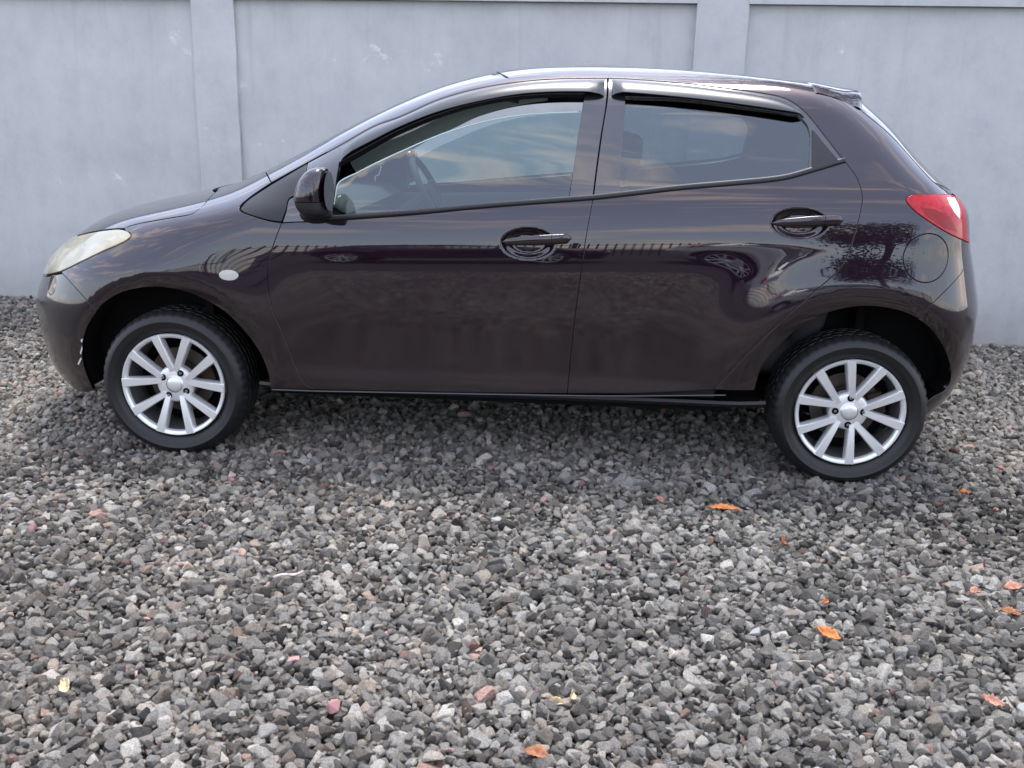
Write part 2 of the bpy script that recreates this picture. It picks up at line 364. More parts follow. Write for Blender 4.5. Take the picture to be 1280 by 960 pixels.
def panel(name, loops, material, parent, mp=map_side, gap=.0022, depth=.014, off=0.0, grid=.024, fine=None, sides=(1,), centre=None, roll=.0016, step=.011):
    """a sheet of the shell bounded by loops (first = outline, others = holes), with rolled edges; sides: 1 near, -1 far, 0 = both halves joined"""
    LS = []; FREE = []
    for k, L in enumerate(loops):
        L = resample(L, step)
        if (area(L) > 0) != (k == 0): L = L[::-1]
        P0 = mp(L); fr = np.abs(P0[:,1]-YC) < (.02 if centre else -1)
        n = loop_normals(L); L = L-n*gap*(~fr)[:,None]; LS.append(L); FREE.append(fr)
    allb = np.concatenate(LS); lo, hi = allb.min(0), allb.max(0)
    def hexgrid(a, lo, hi):
        gx = np.arange(lo[0], hi[0], a); gy = np.arange(lo[1], hi[1], a*.866); X, Y = np.meshgrid(gx, gy); X[1::2] += a/2; return np.stack([X.ravel(), Y.ravel()], -1)
    def clear(G, a, B):
        ok = np.ones(len(G), bool)
        for i in range(0, len(G), 2000):
            d = np.linalg.norm(G[i:i+2000,None]-B[None], axis=2).min(1); ok[i:i+2000] = d > .55*a
        return ok
    pts = hexgrid(grid, lo, hi); pts = pts[inside(pts, LS)]; pts = pts[clear(pts, min(grid,.016), allb)]
    if fine:
        for (c0, c1, a) in fine:
            pts = pts[~((pts[:,0] > c0[0]) & (pts[:,0] < c1[0]) & (pts[:,1] > c0[1]) & (pts[:,1] < c1[1]))]
            G = hexgrid(a, np.array(c0), np.array(c1)); G = G[inside(G, LS)]; G = G[clear(G, a, allb)]; pts = np.vstack([pts, G])
    E = []; o = 0
    for L in LS: E += [(o+i, o+(i+1)%len(L)) for i in range(len(L))]; o += len(L)
    A = np.vstack([allb, pts])
    vv, ee, ff, ov, oe, of = delaunay_2d_cdt([Vector(p) for p in A], E, [], 0, 1e-6)
    D = np.array([(v[0], v[1]) for v in vv]); T = np.array([f for f in ff if len(f) == 3])
    T = T[inside(D[T].mean(1), LS)]
    o_ = off(D) if callable(off) else off
    P, N = frame_dent(D, mp, o_)
    if centre:
        c = np.abs(P[:,1]-YC) < .02
        isb = np.zeros(len(D), bool)
        for L, fr in zip(LS, FREE):
            for p in L[fr]: isb |= (np.abs(D-p).sum(1) < 1e-5)
        P[c & isb, 1] = YC; N[c & isb, 1] = 0; N /= np.linalg.norm(N, axis=1)[:,None]+1e-12
    # orient triangles along N
    fn = np.cross(P[T[:,1]]-P[T[:,0]], P[T[:,2]]-P[T[:,0]]); flip = (fn*N[T[:,0]]).sum(1) < 0; T[flip] = T[flip][:,::-1]
    V = list(P); NN = list(N); F = [tuple(t) for t in T]
    if depth:
        for L, fr in zip(LS, FREE):
            nrm = loop_normals(L); nrm /= np.linalg.norm(nrm, axis=1)[:,None]
            ob = off(L) if callable(off) else off
            P0, N0 = frame_dent(L, mp, ob); P1, _ = frame_dent(L+nrm*1e-3, mp, ob); t = P1-P0; t /= np.linalg.norm(t, axis=1)[:,None]+1e-12
            rings = [(P0, N0), (P0+t*roll*.7-N0*roll*.3, .7*N0+.7*t), (P0+t*roll-N0*roll*1.2, t), (P0+t*roll-N0*depth, t)]
            base = len(V); m = len(L)
            for R_, n_ in rings: V += list(R_); NN += list(n_/(np.linalg.norm(n_, axis=1)[:,None]+1e-12))
            for r in range(3):
                for i in range(m):
                    j = (i+1)%m
                    if fr[i] and fr[j]: continue
                    a, b, c, d = base+r*m+i, base+r*m+j, base+(r+1)*m+j, base+(r+1)*m+i
                    q = (a, d, c, b); g = np.cross(np.array(V[q[1]])-V[q[0]], np.array(V[q[2]])-V[q[0]])
                    F.append(q if g@np.array(NN[d]) > 0 else q[::-1])
    V = np.array(V); NN = np.array(NN); res = []
    Vm = V*[1,-1,1]+[0,2*YC,0]; Nm = NN*[1,-1,1]; Fm = [f[::-1] for f in F]
    for sd in sides:
        if sd == 1: me = mesh(name, V, F, NN)
        elif sd == -1: me = mesh(name, Vm, Fm, Nm)
        else: me = mesh(name, np.vstack([V, Vm]), F+[tuple(i+len(V) for i in f) for f in Fm], np.vstack([NN, Nm]))
        res.append(link(name, me, material, parent))
    return res if len(res) > 1 else res[0]
def ribbon(name, L, width, material, parent, off=-.010, sides=(1,-1), mp=map_side, closed=False, thick=0):
    """a strip lying under (or on) the shell along a domain polyline"""
    L = np.asarray(L, float); keep = [0]
    for i in range(1, len(L)):
        if np.linalg.norm(L[i]-L[keep[-1]]) > .003: keep.append(i)
    L = L[keep]; T = np.gradient(L, axis=0); T /= np.linalg.norm(T, axis=1)[:,None]; n = np.stack([-T[:,1], T[:,0]], -1)
    rows = []
    for k in (-1, -.5, 0, .5, 1):
        P, N = frame_out(L+n*width/2*k, mp, off-(thick*abs(k)**2)); rows.append(P)
    out = []
    for sd in sides:
        G = np.array(rows)
        if sd == -1: G = G*[1,-1,1]+[0,2*YC,0]
        out.append(MB().grid(G).build(name, material, parent, smooth=True))
    return out if len(out) > 1 else out[0]
# ------------------------------------------------------------------ the car
car = empty('hatchback_car', (1.3, YC, 0)); tag(car, 'dark aubergine five-door hatchback with silver ten-spoke alloy wheels parked on gravel', 'car')
CAR0 = Vector(car.location)
class _P:                                 # parts are modelled in scene coordinates; the empty's offset is taken out at the end
    pass
# outlines read off the photograph
gut_a = px((339,228),(385,202.5),(425,181),(467.5,157),(500,145),(550,123),(600,109.3),(650,101.5),(700,97.8),(760,97.2))
gut_r = px((760,97.2),(780,97.7),(855,103.5),(905,109.5),(955,116),(980,121.5),(995,129.5),(1010,142.5),(1030,167.5),(1057,202.5))
gut_tri = px((339,228),(318,242),(308,249.5),(301,256),(299,260),(301,264),(308,267.5),(317.5,271),(336,276.5),(352,279))
rd_rear = px((1057,202.5),(1070,220),(1076,235),(1078,247.5),(1074,272),(1067,297),(1060,317),(1047,339),(1020,363),(970,408),(927,450),(892,487))
fd_front = px((352,279),(344,300),(336.5,325),(334.5,350),(340,385),(353,415),(371.5,462),(382,480),(394,487))
b_low = px((741,249.5),(732.5,297),(727,335),(718,402),(709,492))
b_up = px((760,97.2),(759,122),(752,167),(746,210),(741,249.5))
belt_f = px((352,279),(409,276),(520,268),(600,260.3),(741,249.5))
belt_r = px((741,249.5),(780,245.3),(855,236.6),(920,231),(980,224.5),(1012,216),(1057,202.5))
sill_f = px((394,487),(550,490),(709,492)); sill_r = px((709,492),(800,491.5),(892,487))
sill_0 = px((340,485.5),(394,487)); sill_1 = px((892,487),(915,488),(943,488))
arch_f = px((338,487),(335,466),(326,443),(315,426),(300,408),(280,389),(255,374),(230,364),(200,359),(172,360.5),(147.5,367.5),(127.5,381),(121,389))
arch_fb = px((121,389),(112,403),(106,417),(103,435),(104,453),(108,468),(117,488))
arch_r = px((943,488),(947,474),(953,457),(970,437),(992,415),(1020,397.5),(1045,388),(1075,383),(1107,384.5),(1135,392),(1146,398))
arch_rb = px((1146,398),(1160,408),(1177,430),(1187,455),(1188,475),(1181,488),(1168,495))
bump_f = px((77.5,341),(100,366),(121,389))
hl_low = px((56,343.5),(66,341.5),(77.5,338.5),(102.5,326.5),(127.5,314.5),(152.5,303.5),(160,299),(163,295.5),(162,291.5),(157,288.5),(150,287),(135,288),(118,290.5),(98,295))
hood_l = px((162,291),(157,285.5),(170,280.3),(192,276),(215,272),(240,267.2),(248,262),(256,254.5),(263,246),(270,239.5))
scr_low = px((270,239.5),(285,234),(302,227.5),(318,221),(332,214.5))
scr_up = px((332,214.5),(360,200),(385,187.5),(411,173),(439,157.5),(467.5,144),(500,129),(530,117),(562,105.5),(590,98),(612,93.2))
a_cut = px((332,214.5),(339,228))
tail = px((1210,303),(1187,292.5),(1162.5,277.5),(1145,265),(1134.5,254),(1132.5,249),(1137.5,244.6),(1162,243.3),(1188,243.5))
hatch_e = px((1188,243.5),(1175,234),(1163,224),(1143,202),(1110,166),(1078,139),(1066,123))
bump_r = px((1210,303),(1208,322),(1203,339),(1190,355),(1170,375),(1146,398))
SCR_TOP = [(1.13,0),(1.135,.15),(1.155,.30),(1.18,.42),(1.215,.52)]
ROOF_END = [(2.47,0),(2.47,.3),(2.465,.52)]
rail = xy(*[(x, .52) for x in np.linspace(2.465, 1.215, 40)])
J = np.vstack
fuel_c = ray_hit(1159, 322.5)
t_ = np.linspace(0, 2*math.pi, 48, endpoint=False); fuel = fuel_c+np.stack([.083*np.cos(t_), .084*np.sin(t_)], -1)

# handles: bowls pressed into the door skins
for c in ((660,304.5),(1000,279)):
    h_ = ray_hit(*c); DENTS.append((h_[0], h_[1], .102, .058, .022))
fdoor = J([fd_front, sill_f, b_low[::-1], belt_f[::-1]]); rdoor = J([b_low, sill_r, rd_rear[::-1], belt_r[::-1]])
def both(name, loops, m, **kw): return panel(name, loops, m, car, sides=(1,-1), **kw)
fd = both('front_door', [fdoor], M_paint, fine=[((DENTS[0][0]-.12, DENTS[0][1]-.075),(DENTS[0][0]+.12, DENTS[0][1]+.075), .006)])
rd = both('rear_door', [rdoor], M_paint, fine=[((DENTS[1][0]-.12, DENTS[1][1]-.075),(DENTS[1][0]+.12, DENTS[1][1]+.075), .006)])
_dents = DENTS; DENTS = []
both('front_fender', [J([gut_tri, fd_front, sill_0[::-1], arch_f, bump_f[::-1], px((77.5,339.5),(102.5,327.3),(127.5,315.3),(152.5,304.3),(161,299.5),(164,295.5),(162,291)), hood_l[1:], scr_low, a_cut])], M_paint)
side_loop = J([gut_a, gut_r, rd_rear, sill_1, arch_r, bump_r[::-1], tail, hatch_e, rail, scr_up[::-1], a_cut])
qp = both('body_side', [side_loop, fuel], M_paint)
both('fuel_flap', [fuel], M_paint, gap=.003)
# hood, windscreen, roof, hatch: both halves in one mesh
def blend(a, b, n=10): return np.array([a+(b-a)*t for t in np.linspace(0, 1, n)])
zc_cowl, zc_hood = .955, .665
cowl = blend(hood_l[-1], front_c(zc_cowl)[0], 16)
hood_front = blend(front_c(zc_hood)[0], xz((-.55,.735))[0], 12)
hood_loop = J([hood_l[1:], cowl, front_c(*np.linspace(zc_cowl, zc_hood, 30)), hood_front, px((98,293.5),(118,288.8),(135,286.5),(150,285.5),(157,285.5))])
panel('bonnet', [hood_loop], M_paint, car, sides=(0,), centre=True, grid=.02)
scr_loop = J([scr_low, scr_up, xy(*SCR_TOP[::-1]), front_c(*np.linspace(1.405, zc_cowl, 40)), cowl[::-1]])
panel('windscreen', [scr_loop], M_screen, car, sides=(0,), centre=True, gap=.004, depth=.004, off=-.004)
roof_loop = J([np.array(SCR_TOP), [(x, .52) for x in np.linspace(1.215, 2.465, 60)], np.array(ROOF_END[::-1]), [(x, 0) for x in np.linspace(2.47, 1.13, 60)]])
panel('roof', [roof_loop], M_paint, car, mp=map_top, sides=(0,), centre=True, gap=.0012, grid=.03)
z_sp = .985
hs = px((1188,243.5),(1175,234),(1166,227)); k = len(hs)
hatch_top = blend(hatch_e[-1], rear_c(1.385)[0], 14)
glass_low = blend(px((1168,228.5))[0], rear_c(z_sp)[0], 14)
up_e = px((1168,228.5),(1163,224),(1143,202),(1110,166),(1078,139),(1066,123))
panel('rear_window', [J([up_e, hatch_top, rear_c(*np.linspace(1.385, z_sp, 24)), glass_low[::-1]])], M_gloss, car, sides=(0,), centre=True, off=.001)
hb = blend(px((1211,303))[0], rear_c(.60)[0], 12)
lamp_edge = px((1188,243.5),(1196,250),(1199,262),(1201,285),(1202,298))+[.05,0]
panel('hatch_door', [J([glass_low[:1], px((1188,243.5)), lamp_edge, px((1202,298))+[.055,.012], rear_c(*np.linspace(.62, z_sp, 16)), glass_low[::-1]])], M_paint, car, sides=(0,), centre=True)
# front bumper
b_top = J([px((77.5,342)), px((66,344.5)), px((56,346.5)), hl_low[:1]+[-.10,.02], front_c(.64)])
b_bot = J([px((117,488),(110,491)), xz((-.50,.165),(-.60,.155),(-.64,.152)), front_c(.152)])
fog_c = ray_hit(65,356.5); fog = fog_c+np.stack([.040*np.cos(t_), .036*np.sin(t_)], -1)
fb = panel('front_bumper', [J([bump_f, arch_fb, b_bot, front_c(*np.linspace(.16,.63,22)), b_top[::-1]]), fog], M_paint, car, sides=(0,), centre=True)
r_bot = J([px((1168,495)), xz((2.62,.20),(2.75,.195),(2.86,.195)), rear_c(.195)])
rb_top = J([px((1210,303.5)), px((1211,304))+[.06,.004], rear_c(.61)])
rbp = panel('rear_bumper', [J([bump_r, arch_rb, r_bot, rear_c(*np.linspace(.21,.60,16)), rb_top[::-1]])], M_paint, car, sides=(0,), centre=True)
# scraped patches on the bumper edge
M_scuff = mat('bare_scuff', (.55,.55,.54), .7)
for q in (((101.5,424),(103.5,423.5),(102.8,428),(101.2,427)), ((100,441),(102.6,432),(103,437),(101,443)), ((97,455),(101,447),(102,448.5),(98.5,456))):
    panel('paint_scuff', [px(*q, smooth=False)], M_scuff, fb, gap=0, depth=.001, off=.0006, roll=.0003, step=.004, grid=.01)
# lamps
hl = J([hl_low, hl_low[-1:]+[-.10,.005], hl_low[:1]+[-.13,-.02]])
for o, sd in zip(both('headlight', [hl], M_haze, gap=.002, grid=.02, off=.002), (1,-1)):
    panel('lamp_reflector', [hl], M_refl, o, sides=(sd,), gap=.006, depth=0, off=lambda D: -.020-.022*np.abs(np.sin(D[:,0]*26+D[:,1]*9)), grid=.01)
tl = J([tail, px((1188,243.5)), px((1196,250),(1199,262),(1201,285),(1202,298))+[.045,0], px((1211,303))+[.02,0]])
for o, sd in zip(both('tail_lamp', [tl], M_red, gap=.002, off=.003, grid=.02), (1,-1)):
    panel('glare_patch', [px((1183,247.5),(1192,248),(1197,257),(1198.5,274),(1192,266),(1186,256), smooth=False)], M_glare, o, sides=(sd,), gap=0, depth=.002, off=.0038, roll=.0006, grid=.012)  # painted glare: white patch standing in for a highlight on the lamp
    panel('reflector', [px((1150,259),(1168,262),(1186,271),(1196,290),(1180,285),(1160,272), smooth=False)], M_reddark, o, sides=(sd,), gap=0, depth=.002, off=.0036, roll=.0006, grid=.012)
for o, sd in zip(panel('fog_lamp', [fog], M_lens, car, sides=(1,-1), gap=.002, depth=.01, off=-.001), (1,-1)):
    bowl = MB(); P, N = frame_out(np.array([fog_c]), map_side); c = P[0]-N[0]*.03
    if sd == -1: c = c*[1,-1,1]+[0,2*YC,0]
    for a, (r, m, nme) in enumerate(((.034, M_black, 'lamp_housing'), (.017, M_amber, 'bulb'))):
        bm = bmesh.new(); bmesh.ops.create_uvsphere(bm, u_segments=16, v_segments=10, radius=r); me = bpy.data.meshes.new(nme); bm.to_mesh(me); bm.free()
        me.polygons.foreach_set('use_smooth', [True]*len(me.polygons)); q = link(nme, me, m, o, Vector(c)+Vector((.012 if a == 0 else -.004, (.01 if a == 0 else -.006)*sd, 0)))
ind_c = ray_hit(286,344); ind = ind_c+np.stack([.034*np.cos(t_), .0175*np.sin(t_)], -1)
both('side_indicator', [ind], mat('clear_indicator', (.50,.49,.46), .12, 0, .5, 1.0), gap=0, depth=.006, off=lambda D: .0035+.006*np.clip(1-((D[:,0]-ind_c[0])/.034)**2-((D[:,1]-ind_c[1])/.0175)**2, 0, 1), grid=.008, step=.006)

# seals and dark backing behind the shut lines
for L, wd in ((fd_front,.03),(b_low,.03),(rd_rear,.03),(J([gut_a, gut_r]),.03),(gut_tri,.03),(bump_f,.03),(bump_r,.03),(hood_l[:-9],.024),(J([scr_low[6:], scr_up[:-28]]),.024),(hatch_e,.03),(tail,.03),(J([fuel, fuel[:1]]),.03),(hl_low[:-1],.03),(a_cut,.03)):
    ribbon('shut_line_seal', L, wd, M_dark, car, off=-.0085)
ribbon('roof_side_seal', J([gut_a[8:], gut_r]), .0085, M_black, car, off=.0004, thick=.003)
for L in (belt_f[4:], belt_r):
    ribbon('belt_moulding', L-[0,.0105], .016, M_trim, car, off=.0015, thick=.003); ribbon('belt_seal', L, .006, M_dark, car, off=.0008, thick=.0005)

# ---- window frames, glass, deflectors
gl_f = J([px((424,203),(421,222),(418,240),(414.5,270)), px((414.5,270),(464,266.5),(500,264),(600,255.5),(711,246.5)), px((711,246.5),(718,195),(726,142),(730,117)), px((730,117),(700,117),(650,120),(600,128),(550,142),(500,162),(467.5,179),(424,203))])
fr_f = J([px((384,203)), px((384,203),(381,215.6),(368,244),(360.6,249),(357,264),(352,279)), belt_f, b_up[::-1], gut_a[::-1][:-8]])
gl_r = J([px((783,121),(779,180),(775,241)), px((775,241),(855,233.2),(920,227.6),(980,220),(1010,212)), px((1010,212),(1010.5,160),(998,144)), px((998,144),(930,134),(855,124),(783,121))])
fr_r = J([b_up, belt_r, gut_r[::-1]])
fr_f = J([px((384,203),(381,215.6),(368,244),(360.6,249),(357,264),(352,279)), belt_f, b_up[::-1], px((760,97.2),(700,97.8),(650,101.5),(600,109.3),(550,123),(500,145),(467.5,157),(425,181),(384,203))])
wf = []; wr = []
for sd, par in ((1, fd[0]), (-1, fd[1])):
    wf.append(panel('window_frame', [fr_f, gl_f], M_gloss, par, sides=(sd,), gap=.004, depth=.022, off=-.002, grid=.03))
for sd, par in ((1, rd[0]), (-1, rd[1])):
    wr.append(panel('window_frame', [fr_r, gl_r], M_gloss, par, sides=(sd,), gap=.004, depth=.022, off=-.002, grid=.03))
top_f = px((414.5,270),(418,244),(422,226.5),(445,214),(467.5,202.5),(500,187.5),(550,166),(600,150.5),(650,141.5),(690,138.5),(722,137.5))
gf = J([top_f, px((727,137),(718,195),(710,247)), px((711,249),(600,258),(500,266.5),(414,272.5))])
for sd, par in ((1, fd[0]), (-1, fd[1])): panel('window_glass', [gf], M_glass, par, sides=(sd,), gap=-.002, depth=.0035, off=-.013, grid=.04, roll=.0005)
for sd, par in ((1, rd[0]), (-1, rd[1])): panel('window_glass', [gl_r], M_tint, par, sides=(sd,), gap=-.006, depth=.0035, off=-.011, grid=.04, roll=.0005)
# bright lower edge of the half-open glass
for sd, par in ((1, fd[0]),):
    P, N = frame_out(top_f[3:], map_side, -.0145); MB().tube(P, .0024, 6).build('glass_edge', mat('pale_glass_edge', (.55,.68,.66), .2, 0, .6, .5), par, smooth=True)
# front triangle trim and rear quarter trim
both('quarter_trim', [J([px((339,229.5),(318,243),(308,250.5),(302,257),(300,260.5),(302,263.5),(308,266.5),(317.5,270),(336,275.3),(351,277.5)), px((352,277),(357,263),(360.6,248),(368,243),(381,214),(384,203)), px((384,203),(360,217),(339,229.5))])], M_trim, gap=.003, off=-.003)
both('quarter_trim', [px((1015,161),(1032,182),(1050,203),(1032,207.5),(1015,212), smooth=False)], M_trim, gap=.001, depth=.006, off=.0015)
def deflector(name, top, bot, par, sd, flare):
    n = 70
    def rs(L):
        d = np.concatenate([[0], np.cumsum(np.linalg.norm(np.diff(L, axis=0), axis=1))]); u = np.linspace(0, d[-1], n); return np.stack([np.interp(u, d, L[:,0]), np.interp(u, d, L[:,1])], -1)
    T, B = rs(top), rs(bot); rows = []
    e = np.minimum(1, np.minimum(np.arange(n), np.arange(n)[::-1])/4.0)**.5
    for v in np.linspace(0, 1, 9):
        P, N = frame_out(T+(B-T)*v, map_side); o = .002+flare*math.sin(v*math.pi/2*.95)**.8*e; rows.append(P+N*o[:,None])
    for v in (1.0, .9):
        P, N = frame_out(T+(B-T)*v, map_side); o = .002+(flare-.004)*math.sin(v*math.pi/2*.95)**.8*e; rows.append(P+N*o[:,None])
    G = np.array(rows)
    if sd == -1: G = G*[1,-1,1]+[0,2*YC,0]
    return MB().grid(G).build(name, M_smoke, par, smooth=True, angle=60)
d1t = px((427,183.5),(467.5,161),(500,148.5),(550,127),(600,113),(650,105),(700,101),(756,100)); d1b = px((425.5,203),(467.5,181),(500,164.5),(550,144.5),(600,131),(650,122.7),(700,120),(755,120.5))
d2t = px((765,100),(780,100.7),(855,106.8),(905,113),(950,119.5),(975,125.5),(990,133),(1003,143)); d2b = px((764.5,120.5),(780,120.8),(855,127),(905,132.5),(950,138.5),(975,142),(992,144.5),(1006,146))
for i, sd in ((0,1),(1,-1)):
    deflector('wind_deflector', d1t, d1b, fd[i], sd, .024); deflector('wind_deflector', d2t, d2b, rd[i], sd, .024)

# ---- door handles
def handle(par, x0, y0, x1, y1, sd):
    A, B = ray_hit(x0, y0), ray_hit(x1, y1); n = 15; L = np.array([A+(B-A)*t for t in np.linspace(0, 1, n)]); P, N = frame_out(L, map_side)
    u = np.linspace(0, 1, n); lift = .006+.017*np.sin(np.pi*np.clip(u, 0, 1))**.6; h = .0175*np.clip(np.minimum(u/.10, (1-u)/.05), 0, 1)**.5*(.62+.38*np.clip(u/.5, 0, 1))+.0008
    C = P+N*(lift-.002)[:,None]; G = []
    for i in range(n):
        for k in range(14):
            t = 2*math.pi*k/14; c, s = math.cos(t), math.sin(t); c = abs(c)**.7*np.sign(c); s = abs(s)**.8*np.sign(s)
            G.append(C[i]+np.array([0,0,1.0])*h[i]*s+N[i]*c*h[i]*.75)
    G = np.array(G).reshape(n, 14, 3)
    if sd == -1: G = G*[1,-1,1]+[0,2*YC,0]
    o = MB().grid(G, close_v=True).build('door_handle', M_paint, par, smooth=True, angle=70)
    # key barrel seam: a thin dark ring two thirds along
    R_ = G[n-5]; R_ = R_.mean(0)+(R_-R_.mean(0))*1.012
    MB().tube(np.vstack([R_, R_[:1]]), .0009, 6, caps=False).build('handle_seam', M_dark, o)
DENTS = []
for i, sd in ((0,1),(1,-1)):
    handle(fd[i], 627, 302.5, 715, 298, sd); handle(rd[i], 964.5, 279.5, 1054.5, 275.5, sd)

# ---- door mirror
def mirror(par, sd):
    A = ray_hit(392, 240); P, N = frame_out(np.array([A]), map_side); base = P[0]
    # pixel outline of the housing placed on the plane y = housing mid depth
    ym = -.075
    def at(p, y):
        d = CF+((p[0]-640)/FPX)*CR-((p[1]-480)/FPX)*CU; t = (y-CAM_POS[1])/d[1]; return CAM_POS+t*d
    rows = [(209.5,392,405),(211.5,387,408),(216,381.5,409),(225,375,409.7),(235,371,410),(243,369,410.2),(250,369.5,410.3),(257,371.5,410.3),(263,376,410.2),(267,384,409.5),(269,392,407)]
    G = []
    for (y, xl, xr) in rows:
        a, b = at((xl,y), ym), at((xr,y), ym); ring = []
        for k in range(24):
            t = 2*math.pi*k/24; c, s = math.cos(t), math.sin(t); cx, sx = abs(c)**.75*np.sign(c), abs(s)**.8*np.sign(s)
            f = .5+.5*cx; x = a[0]+(b[0]-a[0])*f; dep = .095*math.sin(math.pi*min(1, max(.06, (b[0]-a[0])/.125*.5)))*(1-.25*(1-f))
            ring.append((x, ym+dep*sx, a[2]+(b[2]-a[2])*f))
        G.append(ring)
    G = np.array(G)
    f = (lambda Q: Q*[1,-1,1]+[0,2*YC,0]) if sd == -1 else (lambda Q: Q)
    def closed(G):
        m = MB(); m.grid(G, close_v=True); n = G.shape[1]; m.F += [tuple(range(n)), tuple(range((len(G)-1)*n, len(G)*n))[::-1]]; return m
    o = closed(f(G[:7])).build('door_mirror', M_paint, car, smooth=True, angle=50)
    lw = G[6:].copy(); c = lw.mean(axis=(0,1)); lw = c+(lw-c)*[.985,.985,1.0]; lw[...,2] -= .003
    closed(f(lw)).build('mirror_lower_shell', M_black, o, smooth=True, angle=50)
    g = at((411.2,240), ym); gl = [(g[0]+.002, ym+.075*math.cos(t)*(.9 if math.cos(t) > 0 else 1), at((411,239),ym)[2]+.065*math.sin(t)) for t in np.linspace(0, 2*math.pi, 28, endpoint=False)]
    m = MB(); m.add(f(np.array(gl)), [tuple(range(28))]); m.build('mirror_glass', M_chrome, o)
    # foot joining the housing to the door corner
    st = [at((398,262), -.02), at((396,266), .02), at((394,268.5), .085)]
    MB().tube(f(np.array(st)), [.030,.034,.040], 14, flat=1.5).build('mirror_foot', M_black, o, smooth=True)
mirror(fd[0], 1); mirror(fd[1], -1)
# ---- sill, underbody, arches
P_s, N_s = frame_out(J([px((340,486.5),(394,488.5)), px((394,488.5),(709,494.2),(780,494.8),(907,493.6))]), map_side, .0035)
for sd in (1,-1):
    f = (lambda Q: Q*[1,-1,1]+[0,2*YC,0]) if sd == -1 else (lambda Q: Q)
    MB().tube(f(P_s), .0032, 8).build('sill_strip', M_strip, car, smooth=True)
    G = []
    for x in np.linspace(.325, 2.19, 40):
        y = BODY.h(np.array([x]), np.array([.24]))[0]
        zs = float(np.interp(x, [.33,.45,2.1,2.2],[.292,.288,.290,.294])); G.append([(x, YC-y+.010, zs), (x, YC-y+.004, zs-.010), (x, YC-y+.009, zs-.018), (x, YC-y+.024, zs-.026), (x, YC-y+.055, zs-.030), (x, YC-y+.16, zs-.026)])
    MB().grid(f(np.array(G))).build('rocker_panel', M_black, car, smooth=True, angle=50)
fl = MB(); fl.box((-.40,.33,.22), (2.80,2*YC-.33,.27)); fl.box((.38,.10,.235),(2.08,2*YC-.10,.275)); fl.build('floor_pan', M_dark, car)
for edge in (J([arch_f, arch_fb]), J([arch_r, arch_rb])):
    E_, _ = frame_out(edge[::2], map_side)
    cxz = np.array([E_[:,0].mean(), .30]); dirs = np.stack([E_[:,0]-cxz[0], E_[:,2]-cxz[1]], -1); dirs /= np.linalg.norm(dirs, axis=1)[:,None]
    for sd in (1,-1):
        f = (lambda Q: Q*[1,-1,1]+[0,2*YC,0]) if sd == -1 else (lambda Q: Q)
        G = []
        for p, d in zip(E_, dirs):
            row = [(p[0]+d[0]*o, p[1]+dy, p[2]+d[1]*o) for o, dy in ((.003,.008),(.010,.020),(.016,.05))]
            row += [(p[0]+d[0]*.016, y, p[2]+d[1]*.016) for y in (.14,.30)]; row.append((cxz[0]+d[0]*.03, .305, cxz[1]+d[1]*.03)); G.append(row)
        MB().grid(f(np.array(G))).build('wheel_arch_liner', M_liner, car, smooth=True, angle=50)
# ---- wheels
RT, RR = .281, .196
def make_wheel():
    """wheel in its own frame: axle along +Y, outer face towards -Y, centre at origin"""
    n = 200; prof = [(.190,.050),(.197,.022),(.2005,.009),(.2035,.006),(.2055,.0075),(.212,.002),(.2165,-.0005),(.2185,-.0030),(.226,-.006),(.240,-.010),(.243,-.0115),(.2455,-.0108),(.252,-.0075),(.262,.000),(.2695,.010),(.2745,.022)]
    trd = []                                   # tread with four grooves
    y = .027
    for k, wv in enumerate((.021,.026,.026,.026,.021)):
        crown = lambda yy: RT-.0035*((yy-.092)/.065)**2
        trd += [(crown(y), y), (crown(y+wv), y+wv)]
        if k < 4: trd += [(crown(y+wv)-.006, y+wv+.0007), (crown(y+wv)-.006, y+wv+.0053)]
        y += wv+.006
    back = [(.2745,.170),(.2600,.182),(.235,.188),(.205,.180),(.190,.150)]
    pr = prof+trd+back; m = len(pr); V = []
    for i in range(n):
        a = 2*math.pi*i/n
        for k, (r, yy) in enumerate(pr):
            rr = r
            if len(prof)-2 <= k < len(prof)+2 and i % 4 == 0: rr -= .0040          # shoulder slots
            if len(prof)+2 <= k < len(prof)+len(trd)-2 and (i+k//4*2) % 5 == 0 and rr > RT-.006: rr -= .0022
            if k == 5: rr += 0
            V.append((rr*math.cos(a), yy, rr*math.sin(a)))
    F = [(i*m+k, i*m+k+1, ((i+1)%n)*m+k+1, ((i+1)%n)*m+k) for i in range(n) for k in range(m-1)]
    ty = MB(); ty.add(V, F)
    # rim lip + barrel
    lip = [(.1955,.014),(.1970,.004),(.1945,.0005),(.1880,.001),(.1815,.006),(.1790,.022)]
    barrel = [(.1788,.022),(.1760,.060),(.1680,.085),(.1680,.150),(.19,.165)]
    nb = 96; Vb = [(r*math.cos(2*math.pi*i/nb), yy, r*math.sin(2*math.pi*i/nb)) for i in range(nb) for r, yy in lip]; mb_ = len(lip)
    bar = MB(); bar.add(Vb, [(i*mb_+k, i*mb_+k+1, ((i+1)%nb)*mb_+k+1, ((i+1)%nb)*mb_+k) for i in range(nb) for k in range(mb_-1)])
    mb2 = len(barrel); bar2 = MB(); bar2.add([(r*math.cos(2*math.pi*i/nb), yy, r*math.sin(2*math.pi*i/nb)) for i in range(nb) for r, yy in barrel], [(i*mb2+k, i*mb2+k+1, ((i+1)%nb)*mb2+k+1, ((i+1)%nb)*mb2+k) for i in range(nb) for k in range(mb2-1)])
    return ty, bar, bar2
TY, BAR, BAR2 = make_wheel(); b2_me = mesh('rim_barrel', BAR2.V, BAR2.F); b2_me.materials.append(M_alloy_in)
ty_me = mesh('tyre', TY.V, TY.F); ty_me.set_sharp_from_angle(angle=rad(40)); ty_me.materials.append(M_rubber)
